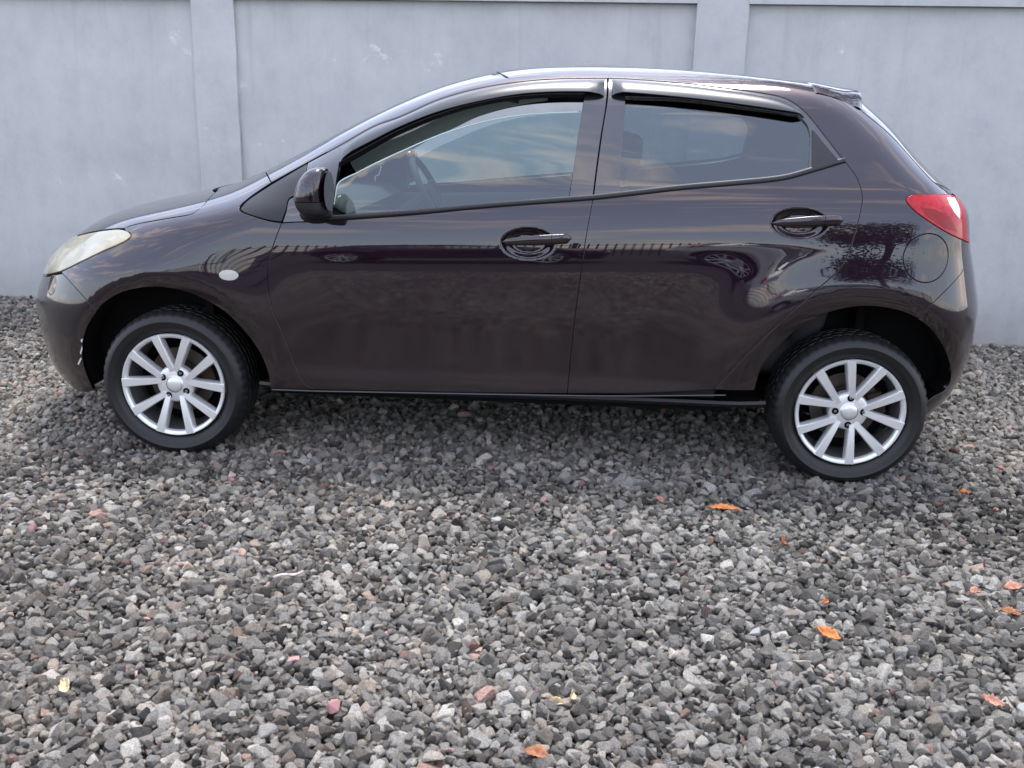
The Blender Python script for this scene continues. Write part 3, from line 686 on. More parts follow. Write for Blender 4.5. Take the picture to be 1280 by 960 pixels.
bar_me = mesh('rim', BAR.V, BAR.F); bar_me.set_sharp_from_angle(angle=rad(50)); bar_me.materials.append(M_alloy)
def spoke_mesh(sgn):
    # one arm of a V: root near the hub at +-9 deg, rim end at +-19.5 deg, built along angle 0 = centre of the V (local +X)
    def pol(r, a): return np.array([r*math.cos(rad(a)), r*math.sin(rad(a))])
    A, B = pol(.050, 6.0*sgn), pol(.1945, 18.3*sgn); d = (B-A)/np.linalg.norm(B-A); nn = np.array([-d[1], d[0]])
    G = []
    for u in np.linspace(0, 1, 9):
        c = A+(B-A)*u; hw = .0125+.0078*u**1.2
        yf = .0165-.0170*u-.003*math.sin(math.pi*u)          # face: hub slightly dished in
        yb = yf+.030+.012*(1-u)
        sec = [(-hw*.80, yf+.0002), (-hw*.72, yf-.0012), (hw*.72, yf-.0012), (hw*.80, yf+.0002), (hw, yf+.010), (hw*.95, yb), (-hw*.95, yb), (-hw, yf+.010)]
        G.append([(c[0]+nn[0]*o, yv, c[1]+nn[1]*o) for o, yv in sec])
    m = MB(); m.grid(np.array(G), close_v=True); m.F += [tuple(range(8)), tuple(range(64, 72))[::-1]]
    me = mesh('spoke', m.V, m.F); bm = bmesh.new(); bm.from_mesh(me); bmesh.ops.recalc_face_normals(bm, faces=bm.faces); bm.to_mesh(me); bm.free()
    me.set_sharp_from_angle(angle=rad(25)); me.materials.append(M_alloy); return me
SPK = [spoke_mesh(1), spoke_mesh(-1)]
def lathe(pr, n, mat_, name, sharp=30):
    m = len(pr); V = [(r*math.cos(2*math.pi*i/n), y, r*math.sin(2*math.pi*i/n)) for i in range(n) for r, y in pr]
    me = mesh(name, V, [(i*m+k, i*m+k+1, ((i+1)%n)*m+k+1, ((i+1)%n)*m+k) for i in range(n) for k in range(m-1)]); me.set_sharp_from_angle(angle=rad(sharp)); me.materials.append(mat_); return me
hub_me = lathe([(.030,.0125),(.034,.0165),(.058,.0185),(.066,.021),(.071,.028),(.072,.055)], 64, M_alloy, 'hub')
cap_me = lathe([(0.0001,.0075),(.012,.0080),(.024,.0105),(.0285,.0135),(.0295,.018)], 40, M_alloy, 'centre_cap')
hole_me = lathe([(.0125,.0195),(.0115,.0185),(.0100,.0195),(.0001,.0194)], 24, M_dark, 'nut_recess')
nut_me = lathe([(.0001,.0150),(.0040,.0150),(.0058,.0172),(.0062,.0188)], 6, M_nut, 'wheel_nut', 20)
disc_me = lathe([(.03,.085),(.075,.085),(.080,.095),(.125,.095),(.126,.105),(.08,.106)], 64, M_steel, 'brake_disc')
back_me = lathe([(.0001,.132),(.12,.130),(.150,.120),(.169,.124)], 48, M_dark, 'backing_plate')
valve = MB(); valve.tube([(.160,.030,0),(.150,.018,0),(.147,.010,0)], .0035, 8)
valve_me = mesh('valve', valve.V, valve.F); valve_me.materials.append(M_black)
cal = MB(); cal.box((-.02,.07,.085),(.06,.12,.135)); cal_me = mesh('brake_caliper', cal.V, cal.F, smooth=False); cal_me.materials.append(mat('rusty_caliper', (.05,.028,.018), .85))
def wheel(x, z, sd, v_ang, lug_ang, steer=0):
    w = empty('wheel', (x, .028 if sd == 1 else 2*YC-.028, z)); w.parent = car
    w.rotation_euler = (0, 0, steer+(0 if sd == 1 else math.pi))
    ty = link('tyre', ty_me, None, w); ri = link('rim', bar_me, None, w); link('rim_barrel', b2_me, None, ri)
    for k in range(5):
        for q in (0, 1):
            s_ = link('spoke', SPK[q], None, ri); s_.rotation_euler = (0, -rad(v_ang+72*k), 0)
    link('hub', hub_me, None, ri); link('centre_cap', cap_me, None, ri)
    for k in range(4):
        a = rad(lug_ang+90*k)
        for nme, me_ in (('nut_recess', hole_me), ('wheel_nut', nut_me)):
            q = link(nme, me_, None, ri); q.location = (.0500*math.cos(a), -.0035, .0500*math.sin(a))
    v = link('valve', valve_me, None, ri); v.rotation_euler = (0, -rad(v_ang+108), 0)
    link('brake_disc', disc_me, None, w); link('backing_plate', back_me, None, w); c = link('brake_caliper', cal_me, None, w); c.rotation_euler = (0, rad(70), 0)
    return w
for sd in (1,-1):
    wheel(0.0, .268, sd, 89, 60, rad(0)); wheel(2.49, .268, sd, 77, 90)

# ---- spoiler, wiper, rear plate
G = []
for v in np.linspace(-.575, .575, 47):
    e = (abs(v)/.575)**6; xr_ = 2.520-.022*(v/.575)**2-.025*e
    Q = map_top(np.array([(2.30, abs(v)), (2.38, abs(v)), (2.44, abs(v))])); z0, z1, z2 = Q[:,2]; yy = YC-v; sl = (z2-z0)/.14; zt = lambda x: z2+sl*.8*(x-2.44)+.004*(1-e)
    G.append([(2.30, yy, z0-.003), (2.315, yy, z0+.0015), (2.38, yy, z1+.003), (2.44, yy, zt(2.44)), (xr_-.012, yy, zt(xr_-.012)), (xr_-.002, yy, zt(xr_)-.003), (xr_, yy, zt(xr_)-.010), (xr_-.004, yy, zt(xr_)-.017), (xr_-.05, yy, zt(xr_)-.026), (2.44, yy, z2-.020)])
MB().grid(np.array(G)).build('roof_spoiler', M_paint, car, smooth=True, angle=40)

# ---- cabin
def loft(name, secs, m, par, n=20, sq=.6, smooth=True):
    """closed rounded body through sections (centre, half sizes along y and along the section normal axis u)"""
    G = []
    for c, hy, hu, u in secs:
        u = np.array(u, float); u /= np.linalg.norm(u); ring = []
        for k in range(n):
            t = 2*math.pi*k/n; a, b = math.cos(t), math.sin(t); ring.append(np.array(c)+np.array([0,1,0])*hy*abs(a)**sq*np.sign(a)+u*hu*abs(b)**sq*np.sign(b))
        G.append(ring)
    mb_ = MB(); mb_.grid(np.array(G), close_v=True); mb_.F += [tuple(range(n)), tuple(range((len(G)-1)*n, len(G)*n))[::-1]]
    return mb_.build(name, m, par, smooth=True, angle=60)
def seat(x, y, w=.25, lean=.20, hr=True):
    s_ = empty('seat', (x, y, .28)); s_.parent = car
    c = lambda X, Z: (X-x, 0, Z-.28)
    loft('seat_cushion', [(c(x-.30,.42),w*.7,.04,(0,0,1)),(c(x-.27,.44),w*.95,.075,(0,0,1)),(c(x-.05,.42),w,.085,(0,0,1)),(c(x+.18,.40),w*.95,.085,(0,0,1)),(c(x+.22,.40),w*.7,.05,(0,0,1))], M_seat, s_)
    d = (lean, 0, 1)
    loft('seat_back', [(c(x+.14,.44),w*.85,.06,(1,0,-lean)),(c(x+.17,.55),w*.98,.075,(1,0,-lean)),(c(x+.23,.80),w,.065,(1,0,-lean)),(c(x+.275,.98),w*.85,.05,(1,0,-lean)),(c(x+.285,1.02),w*.55,.03,(1,0,-lean))], M_seat, s_)
    if hr:
        loft('headrest', [(c(x+.29,1.045),.09,.03,(1,0,-lean)),(c(x+.295,1.07),.12,.05,(1,0,-lean)),(c(x+.31,1.15),.13,.052,(1,0,-lean)),(c(x+.32,1.20),.11,.04,(1,0,-lean)),(c(x+.325,1.215),.07,.02,(1,0,-lean))], M_seat, s_)
        for q in (-.05,.05): MB().tube([(c(x+.28,1.0)[0], q, .72), (c(x+.295,1.06)[0], q, .79)], .006, 8).build('headrest_post', M_chrome, s_, smooth=True)
seat(1.36, .48); seat(1.36, 2*YC-.48); seat(2.20, .50, .27, .28); seat(2.20, 2*YC-.50, .27, .28)
G = []
for y in np.linspace(.24, 2*YC-.24, 13):
    G.append([(.12,y,.60),(.12,y,.90),(.22,y,.935),(.42,y,.945),(.56,y,.935),(.62,y,.90),(.60,y,.80),(.56,y,.60)])
MB().grid(np.array(G)).build('dashboard', M_int, car, smooth=True, angle=40)
sw = empty('steering_wheel', (.80, 2*YC-.46, .90)); sw.parent = car; sw.rotation_euler = (0, rad(-28), 0)
a_ = np.linspace(0, 2*math.pi, 41); MB().tube([(0, .185*math.cos(t), .185*math.sin(t)) for t in a_], .015, 10, caps=False).build('steering_rim', M_int, sw, smooth=True)
for t in (rad(20), rad(160), rad(270)): MB().tube([(-.01,0,0),(-.005,.18*math.cos(t),.18*math.sin(t))], .014, 8).build('steering_spoke', M_int, sw, smooth=True)
loft('airbag_cover', [((-.03,0,0),.05,.05,(0,0,1)),((.01,0,0),.065,.06,(0,0,1)),((.022,0,0),.04,.04,(0,0,1))], M_int, sw)
MB().tube([(-.22,0,-.02),(-.02,0,0)], .04, 10).build('steering_column', M_int, sw, smooth=True)
MB().tube([(.70,YC-.01,1.27),(.72,YC,1.30)], .01, 8).build('mirror_stalk', M_black, car)
mm = MB(); mm.box((.735,YC-.11,1.225),(.755,YC+.11,1.285)); mm.build('interior_mirror', M_black, car, bevel=.008)
ribbon('pillar_trim', gut_a[:38], .115, M_pil, car, off=-.030)
# headliner: inner skin under the roof
hlin = [(x, y) for x, y in [(1.16,0),(1.17,.30),(1.21,.42),(1.25,.50)]]+[(x, .53) for x in np.linspace(1.3, 2.4, 12)]+[(2.44,.3),(2.45,0)]
panel('headliner', [np.array(hlin+[(x, 0) for x in np.linspace(2.40, 1.20, 12)])], M_head, car, mp=map_top, sides=(0,), centre=True, gap=0, depth=0, off=-.035, grid=.08, step=.05)
for y0, sd in ((.62, 1),):   # sun visor on the near side, seen through the gap above the glass
    v = MB(); v.box((-.10,-.17,-.008),(.10,.17,.008)); o = v.build('sun_visor', M_head, car, bevel=.007, loc=(1.13, YC-.27, 1.345)); o.rotation_euler = (0, rad(12), 0)
# inner door cards and cabin side walls keep the cabin dark below the glass
for sd in (1,-1):
    f = (lambda Q: Q*[1,-1,1]+[0,2*YC,0]) if sd == -1 else (lambda Q: Q)
    G = []
    for x in np.linspace(.44, 2.55, 60):
        zt = float(np.interp(x, [.3,.8,1.6,2.2,2.55],[.88,.885,.915,.945,.97])); y = YC-BODY.h(np.array([x]), np.array([zt]))[0]+.085; zb = .28 if x < 2.04 else .74; G.append([(x,y,zb),(x,y,max(.6, zb+.04)),(x,y-.005,zt-.02),(x,y-.025,zt),(x,y-.055,zt-.004)])
    MB().grid(f(np.array(G))).build('door_card', M_int, car, smooth=True, angle=50)
fw = MB(); fw.box((.10,.14,.25),(.13,2*YC-.14,.88)); fw.box((2.52,.20,.25),(2.55,2*YC-.20,.95)); fw.build('bulkhead', M_dark, car)

# take the empty's own position out of its children
for o in car.children: o.location = Vector(o.location)-CAR0
# ------------------------------------------------------------------ ground, gravel and wall
def vnoise(x, y, sc, seed=0):
    r = np.random.default_rng(seed); T = r.random((64,64)); u, v = np.asarray(x)*sc+31.7, np.asarray(y)*sc+17.3
    i, j = np.floor(u).astype(int), np.floor(v).astype(int); a, b = u-i, v-j; a = a*a*(3-2*a); b = b*b*(3-2*b)
    g = lambda p, q: T[p%64, q%64]
    return (g(i,j)*(1-a)+g(i+1,j)*a)*(1-b)+(g(i,j+1)*(1-a)+g(i+1,j+1)*a)*b-.5
WALL_P, WALL_Q = np.array([-2.21941, 2.82832]), np.array([4.04376, 2.49778])
WDIR = (WALL_Q-WALL_P)/np.linalg.norm(WALL_Q-WALL_P); WNRM = np.array([WDIR[1], -WDIR[0]])      # towards the camera
def ground_z(x, y):
    z = .022*vnoise(x, y, 1.1, 3)+.012*vnoise(x, y, 3.1, 4)
    d = (WALL_P[0]-x)*-WNRM[0]+(y-WALL_P[1])*WNRM[1]; dist = (x-WALL_P[0])*WNRM[0]+(y-WALL_P[1])*WNRM[1]
    z = z+.015*np.exp(-(np.maximum(dist, 0)/.25)**2)
    for cx in (0.0, 2.49):
        for cy in (.115, 2*YC-.115): z = z*(1-np.exp(-(((x-cx)/.30)**2+((y-cy)/.22)**2)))-.010*np.exp(-(((x-cx)/.16)**2+((y-cy)/.12)**2))
    return z
M_gr = mat('dark_grit', (.055,.052,.05), .95, 0, .2); add_bump(M_gr, 90, 1.0, .01)
_n = M_gr; t = nd(_n, 'ShaderNodeTexCoord'); vo = nd(_n, 'ShaderNodeTexVoronoi'); vo.inputs['Scale'].default_value = 42
rr_ = ramp(_n, [(0, (.05,.048,.045)), (.5, (.075,.073,.07)), (1, (.10,.097,.092))]); lk(_n, t.outputs['Object'], vo.inputs['Vector']); lk(_n, vo.outputs['Color'], rr_.inputs[0]); lk(_n, rr_.outputs[0], bsdf(_n).inputs['Base Color'])
gx = np.concatenate([np.linspace(-60,-4,15), np.linspace(-3.6,6.6,103), np.linspace(7,60,15)]); gy = np.concatenate([np.linspace(-60,-3.2,16), np.linspace(-3,4,71), np.linspace(4.5,60,14)])
GX, GY = np.meshgrid(gx, gy, indexing='ij'); near = ((GX > -3.7)&(GX < 6.7)&(GY > -3.1)&(GY < 4.1))
GZ = np.where(near, ground_z(GX, GY), 0)-.020
gm = MB(); gm.grid(np.stack([GX, GY, GZ], -1)); g_ob = gm.build('ground', M_gr, smooth=True, angle=80); tag(g_ob, kind='structure')
me = g_ob.data
if me.polygons[0].normal.z < 0: me.flip_normals()

# gravel: crushed stone
M_st = mat('crushed_stone', (.2,.2,.2), .85, 0, .35)
def stone_mat():
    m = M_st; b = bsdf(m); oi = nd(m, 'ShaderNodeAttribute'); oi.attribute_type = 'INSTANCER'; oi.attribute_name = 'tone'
    hue = nd(m, 'ShaderNodeAttribute'); hue.attribute_type = 'INSTANCER'; hue.attribute_name = 'hue'
    r1 = ramp(m, [(0, (.050,.047,.043)), (.35, (.215,.204,.185)), (.65, (.435,.413,.375)), (.88, (.61,.58,.525)), (1, (.74,.70,.63))])
    r2 = ramp(m, [(0, (.97,1.0,1.02)), (.45, (1.02,1,.97)), (.80, (1.08,1.0,.91)), (.93, (1.20,.98,.82)), (1, (1.32,.90,.80))])
    mu = nd(m, 'ShaderNodeMix'); mu.data_type = 'RGBA'; mu.blend_type = 'MULTIPLY'; mu.inputs[0].default_value = 1
    t = nd(m, 'ShaderNodeTexCoord'); n = nd(m, 'ShaderNodeTexNoise'); n.inputs['Scale'].default_value = 5.0; n.inputs['Detail'].default_value = 9; n.inputs['Roughness'].default_value = .8
    r3 = ramp(m, [(.36, (.55,)*3), (.50, (.95,)*3), (.66, (1.40,)*3)]); m2 = nd(m, 'ShaderNodeMix'); m2.data_type = 'RGBA'; m2.blend_type = 'MULTIPLY'; m2.inputs[0].default_value = 1
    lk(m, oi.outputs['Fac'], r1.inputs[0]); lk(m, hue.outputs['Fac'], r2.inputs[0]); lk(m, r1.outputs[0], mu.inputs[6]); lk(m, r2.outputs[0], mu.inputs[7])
    lk(m, t.outputs['Object'], n.inputs['Vector']); lk(m, n.outputs[0], r3.inputs[0]); lk(m, mu.outputs[2], m2.inputs[6]); lk(m, r3.outputs[0], m2.inputs[7]); lk(m, m2.outputs[2], b.inputs['Base Color'])
    bu = nd(m, 'ShaderNodeBump'); bu.inputs['Strength'].default_value = .7; bu.inputs['Distance'].default_value = .16; lk(m, n.outputs[0], bu.inputs['Height']); lk(m, bu.outputs[0], b.inputs['Normal'])
stone_mat()
stone_col = bpy.data.collections.new('stone_shapes')
def stone_mesh(k, npt=13):
    r = np.random.default_rng(100+k); bm = bmesh.new()
    P = r.normal(size=(npt,3)); P /= np.linalg.norm(P, axis=1)[:,None]; P = np.sign(P)*np.abs(P)**.75; P *= np.array([1.0, r.uniform(.66,.95), r.uniform(.52,.80)])*r.uniform(.86,1.08,(npt,1))
    for p in P: bm.verts.new(p)
    res = bmesh.ops.convex_hull(bm, input=bm.verts); bmesh.ops.delete(bm, geom=[v for v in bm.verts if not v.link_faces], context='VERTS')
    bmesh.ops.bevel(bm, geom=list(bm.edges), offset=.045, segments=1, affect='EDGES', profile=.5)
    me = bpy.data.meshes.new('stone'); bm.to_mesh(me); bm.free(); me.materials.append(M_st); return me
for k in range(14): stone_col.objects.link(bpy.data.objects.new('stone_shape', stone_mesh(k, 12+k%7)))
def stone_points():
    out = []
    for layer, (sp, zoff, keep) in enumerate(((.0225,-.012,1.0),(.0245,.000,1.0),(.036,.009,.80),(.030,.004,.55))):
        xs = np.arange(-3.4, 6.4, sp); ys = np.arange(-2.15 if layer != 1 else -5.2, 2.85, sp*.866); X, Y = np.meshgrid(xs, ys); X[1::2] += sp/2
        X = X.ravel()+rng.normal(0, sp*.24, X.size); Y = Y.ravel()+rng.normal(0, sp*.24, Y.size)
        # only the wedge around the view, with room to step aside
        dx = np.abs(X-1.35); ok = dx < 1.9+.62*np.abs(Y+2.15); ok &= rng.random(len(X)) < keep
        dist = (X-WALL_P[0])*WNRM[0]+(Y-WALL_P[1])*WNRM[1]; ok &= dist > .008
        if layer == 0: ok &= (Y < .9)
        X, Y = X[ok], Y[ok]; n = len(X)
        size = .0150*np.exp(rng.normal(0, .32, n)); size = np.clip(size, .006, .032)
        if layer == 2: size *= 1.08
        if layer == 3: size *= .5
        Z = ground_z(X, Y)+zoff+rng.normal(0, .0022, n)-.006
        # tyres press the stones down a little
        rot = np.stack([rng.normal(0, .55, n), rng.normal(0, .55, n), rng.uniform(0, 6.283, n)], -1)
        tone = np.clip(rng.normal(.53, .21, n)+.22*vnoise(X, Y, .9, 11)+.12*vnoise(X, Y, 2.7, 12), 0, 1)
        pale = rng.random(n) < .018; tone[pale] = rng.uniform(.85, 1, pale.sum())
        hue = np.clip(rng.beta(2.2, 2.4, n)*.92+.25*vnoise(X, Y, .6, 13), 0, .95); pk = rng.random(n) < .012; hue[pk] = 1.0
        # damp, dirty patch behind the rear wheel; damp plus painted car shade alongside
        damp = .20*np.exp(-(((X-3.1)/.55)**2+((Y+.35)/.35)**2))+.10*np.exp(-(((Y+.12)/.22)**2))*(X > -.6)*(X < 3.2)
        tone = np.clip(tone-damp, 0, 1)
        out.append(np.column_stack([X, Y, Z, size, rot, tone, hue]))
    return np.vstack(out)
SP_ = stone_points()
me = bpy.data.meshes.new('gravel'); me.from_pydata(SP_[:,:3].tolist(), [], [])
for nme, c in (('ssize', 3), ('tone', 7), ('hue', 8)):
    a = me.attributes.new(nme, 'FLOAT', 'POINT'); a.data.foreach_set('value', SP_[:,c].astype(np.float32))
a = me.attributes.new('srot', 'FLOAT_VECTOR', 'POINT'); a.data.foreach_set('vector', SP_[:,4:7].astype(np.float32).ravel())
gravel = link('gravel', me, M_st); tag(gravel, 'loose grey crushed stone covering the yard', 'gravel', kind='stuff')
ng = bpy.data.node_groups.new('scatter_stones', 'GeometryNodeTree'); ng.interface.new_socket('Geometry', in_out='INPUT', socket_type='NodeSocketGeometry'); ng.interface.new_socket('Geometry', in_out='OUTPUT', socket_type='NodeSocketGeometry')
N_ = ng.nodes; gi = N_.new('NodeGroupInput'); go = N_.new('NodeGroupOutput'); ci = N_.new('GeometryNodeCollectionInfo'); ip = N_.new('GeometryNodeInstanceOnPoints'); mp_ = N_.new('GeometryNodeMeshToPoints')
ci.inputs[0].default_value = stone_col; ci.inputs['Separate Children'].default_value = True; ci.inputs['Reset Children'].default_value = True; ip.inputs['Pick Instance'].default_value = True
def nattr(nm, typ):
    q = N_.new('GeometryNodeInputNamedAttribute'); q.data_type = typ; q.inputs['Name'].default_value = nm; return q
s_a, r_a = nattr('ssize', 'FLOAT'), nattr('srot', 'FLOAT_VECTOR'); e2r = N_.new('FunctionNodeEulerToRotation')
ng.links.new(gi.outputs[0], mp_.inputs['Mesh']); ng.links.new(mp_.outputs[0], ip.inputs['Points']); ng.links.new(ci.outputs[0], ip.inputs['Instance'])
ng.links.new(s_a.outputs[0], ip.inputs['Scale']); ng.links.new(r_a.outputs[0], e2r.inputs[0]); ng.links.new(e2r.outputs[0], ip.inputs['Rotation']); ng.links.new(ip.outputs[0], go.inputs[0])
md = gravel.modifiers.new('scatter', 'NODES'); md.node_group = ng

# wall
M_wall = mat('grey_painted_render', (.42,.44,.47), .8, 0, .25)
def wall_mat():
    m = M_wall; b = bsdf(m); t = nd(m, 'ShaderNodeTexCoord')
    n1 = nd(m, 'ShaderNodeTexNoise'); n1.inputs['Scale'].default_value = 1.7; n1.inputs['Detail'].default_value = 8; n1.inputs['Roughness'].default_value = .62
    r1 = ramp(m, [(.28, (.428,.443,.446)), (.50, (.484,.496,.495)), (.72, (.53,.540,.534))]); lk(m, t.outputs['Object'], n1.inputs['Vector']); lk(m, n1.outputs[0], r1.inputs[0])
    mpn = nd(m, 'ShaderNodeMapping'); mpn.inputs['Scale'].default_value = (7, 7, 4.5); n2 = nd(m, 'ShaderNodeTexNoise'); n2.inputs['Scale'].default_value = 1.0; n2.inputs['Detail'].default_value = 9; n2.inputs['Roughness'].default_value = .7
    r2 = ramp(m, [(.34, (.92,.92,.925)), (.5, (1,)*3), (.66, (1.04,1.04,1.035))]); lk(m, t.outputs['Object'], mpn.inputs[0]); lk(m, mpn.outputs[0], n2.inputs['Vector']); lk(m, n2.outputs[0], r2.inputs[0])
    mu = nd(m, 'ShaderNodeMix'); mu.data_type = 'RGBA'; mu.blend_type = 'MULTIPLY'; mu.inputs[0].default_value = 1; lk(m, r1.outputs[0], mu.inputs[6]); lk(m, r2.outputs[0], mu.inputs[7])
    # flaked spots where pale render shows
    n3 = nd(m, 'ShaderNodeTexNoise'); n3.inputs['Scale'].default_value = 3.4; n3.inputs['Detail'].default_value = 10; n3.inputs['Roughness'].default_value = .72; n3.inputs['Distortion'].default_value = .4
    r3 = ramp(m, [(.635, (0,0,0)), (.675, (1,1,1))]); lk(m, t.outputs['Object'], n3.inputs['Vector']); lk(m, n3.outputs[0], r3.inputs[0])
    m2 = nd(m, 'ShaderNodeMix'); m2.data_type = 'RGBA'; m2.inputs[7].default_value = (.64,.64,.62,1); lk(m, r3.outputs[0], m2.inputs[0]); lk(m, mu.outputs[2], m2.inputs[6]); # splashed dirt along the foot and drip marks under the coping
    sx = nd(m, 'ShaderNodeSeparateXYZ'); lk(m, t.outputs['Object'], sx.inputs[0]); n5 = nd(m, 'ShaderNodeTexNoise'); n5.inputs['Scale'].default_value = 5; n5.inputs['Detail'].default_value = 8; lk(m, t.outputs['Object'], n5.inputs['Vector'])
    hz = nd(m, 'ShaderNodeMapRange'); hz.inputs[1].default_value = .32; hz.inputs[2].default_value = .0; lk(m, sx.outputs['Z'], hz.inputs[0]); mm_ = nd(m, 'ShaderNodeMath', operation='MULTIPLY'); lk(m, hz.outputs[0], mm_.inputs[0]); lk(m, n5.outputs[0], mm_.inputs[1])
    m3 = nd(m, 'ShaderNodeMix'); m3.data_type = 'RGBA'; m3.inputs[7].default_value = (.26,.25,.225,1); lk(m, mm_.outputs[0], m3.inputs[0]); lk(m, m2.outputs[2], m3.inputs[6])
    mq = nd(m, 'ShaderNodeMapping'); mq.inputs['Scale'].default_value = (11, 11, .55); n6 = nd(m, 'ShaderNodeTexNoise'); n6.inputs['Scale'].default_value = 1; n6.inputs['Detail'].default_value = 6; lk(m, t.outputs['Object'], mq.inputs[0]); lk(m, mq.outputs[0], n6.inputs['Vector'])
    r6 = ramp(m, [(.56, (0,0,0)), (.72, (.5,.5,.5))]); lk(m, n6.outputs[0], r6.inputs[0]); h6 = nd(m, 'ShaderNodeMapRange'); h6.inputs[1].default_value = 1.1; h6.inputs[2].default_value = 1.9; lk(m, sx.outputs['Z'], h6.inputs[0]); mm6 = nd(m, 'ShaderNodeMath', operation='MULTIPLY'); lk(m, r6.outputs[0], mm6.inputs[0]); lk(m, h6.outputs[0], mm6.inputs[1])
    m4 = nd(m, 'ShaderNodeMix'); m4.data_type = 'RGBA'; m4.inputs[7].default_value = (.33,.335,.34,1); lk(m, mm6.outputs[0], m4.inputs[0]); lk(m, m3.outputs[2], m4.inputs[6]); lk(m, m4.outputs[2], b.inputs['Base Color'])
    n4 = nd(m, 'ShaderNodeTexNoise'); n4.inputs['Scale'].default_value = 26; n4.inputs['Detail'].default_value = 8; bu = nd(m, 'ShaderNodeBump'); bu.inputs['Strength'].default_value = .35; bu.inputs['Distance'].default_value = .006
    lk(m, t.outputs['Object'], n4.inputs['Vector']); lk(m, n4.outputs[0], bu.inputs['Height']); lk(m, bu.outputs[0], b.inputs['Normal'])
wall_mat()
wall = empty('boundary_wall', (float(WALL_P[0]), float(WALL_P[1]), 0)); wall.rotation_euler = (0, 0, math.atan2(WDIR[1], WDIR[0]))
tag(wall, 'grey rendered boundary wall with flat pilasters and a projecting coping behind the car', 'wall', kind='thing')
def wu(x): return (x-WALL_P[0])/WDIR[0]
def wavy_slab(name, u0, u1, z0, z1, y0, y1, m, par, amp=.003, seed=1, du=.06):
    """a slab whose front face (towards -Y) is slightly uneven plaster"""
    nu, nz = max(2, int((u1-u0)/du)), max(2, int((z1-z0)/du)); U = np.linspace(u0, u1, nu+1); Z = np.linspace(z0, z1, nz+1)
    UU, ZZ = np.meshgrid(U, Z, indexing='ij'); edge = np.ones_like(UU)
    d = amp*2*vnoise(UU, ZZ, 2.3, seed)+amp*vnoise(UU, ZZ, 7.0, seed+5)
    front = np.stack([UU+ (amp*1.4*vnoise(ZZ, UU*0+seed, 5.0, seed+2)), y0+d, ZZ], -1); b = MB(); b.grid(front)
    n1 = nz+1; back = len(b.V); b.V += [(u0,y1,z0),(u1,y1,z0),(u1,y1,z1),(u0,y1,z1)]
    lo = [i*n1 for i in range(nu+1)]; hi = [i*n1+nz for i in range(nu+1)]
    b.F += [tuple(lo[::-1])+(back, back+1), tuple(hi)+(back+2, back+3), tuple(range(n1))+(back+3, back), tuple(range(nu*n1, nu*n1+n1))[::-1]+(back+1, back+2), (back, back+3, back+2, back+1)]
    o = b.build(name, m, par, smooth=False); bm = bmesh.new(); bm.from_mesh(o.data); bmesh.ops.recalc_face_normals(bm, faces=bm.faces); bm.to_mesh(o.data); bm.free()
    o.data.polygons.foreach_set('use_smooth', [True]*len(o.data.polygons)); o.data.set_sharp_from_angle(angle=rad(50)); return o
PIL = [(wu(-3.885), wu(-3.615)), (wu(-.876), wu(-.612)), (wu(2.118), wu(2.405)), (wu(5.13), wu(5.41))]
ends = [wu(-6.5)]+[v for p in PIL for v in p]+[wu(8.5)]
for i in range(0, len(ends), 2):
    wavy_slab('wall_panel', ends[i], ends[i+1], -.15, 1.905, 0.0, .14, M_wall, wall, seed=20+i)
    wavy_slab('coping', ends[i]-(0 if i == 0 else -.001), ends[i+1]-.001, 1.907, 1.985, -.045, .185, M_wall, wall, seed=40+i)
for i, (a, b) in enumerate(PIL):
    wavy_slab('pilaster', a-.001, b+.001, -.15, 2.02, -.030 if i != 2 else -.036, .16, M_wall, wall, amp=.004, seed=60+i, du=.04)
# ------------------------------------------------------------------ fallen leaves and odd stones
def on_ground(pxx, pyy, lift=.0):
    d = CF+((pxx-640)/FPX)*CR-((pyy-480)/FPX)*CU; t = (.004-CAM_POS[2])/d[2]; p = CAM_POS+t*d
    for _ in range(3): t = (float(ground_z(p[0:1], p[1:2])[0])+.006-CAM_POS[2])/d[2]; p = CAM_POS+t*d
    return p+[0,0,lift]
def leaf_mat(name, c1, c2):
    m = mat(name, c1, .6, 0, .3); t = nd(m, 'ShaderNodeTexCoord'); n = nd(m, 'ShaderNodeTexNoise'); n.inputs['Scale'].default_value = 60; n.inputs['Detail'].default_value = 6
    r = ramp(m, [(.35, c2), (.6, c1)]); lk(m, t.outputs['Object'], n.inputs['Vector']); lk(m, n.outputs[0], r.inputs[0]); lk(m, r.outputs[0], bsdf(m).inputs['Base Color']); return m
M_lo = leaf_mat('orange_leaf', (.55,.20,.055), (.33,.10,.03)); M_lb = leaf_mat('brown_leaf', (.40,.17,.08), (.20,.08,.04)); M_ly = leaf_mat('pale_leaf', (.58,.50,.30), (.38,.28,.14)); M_lp = leaf_mat('pink_brown_leaf', (.46,.24,.17), (.3,.13,.09))
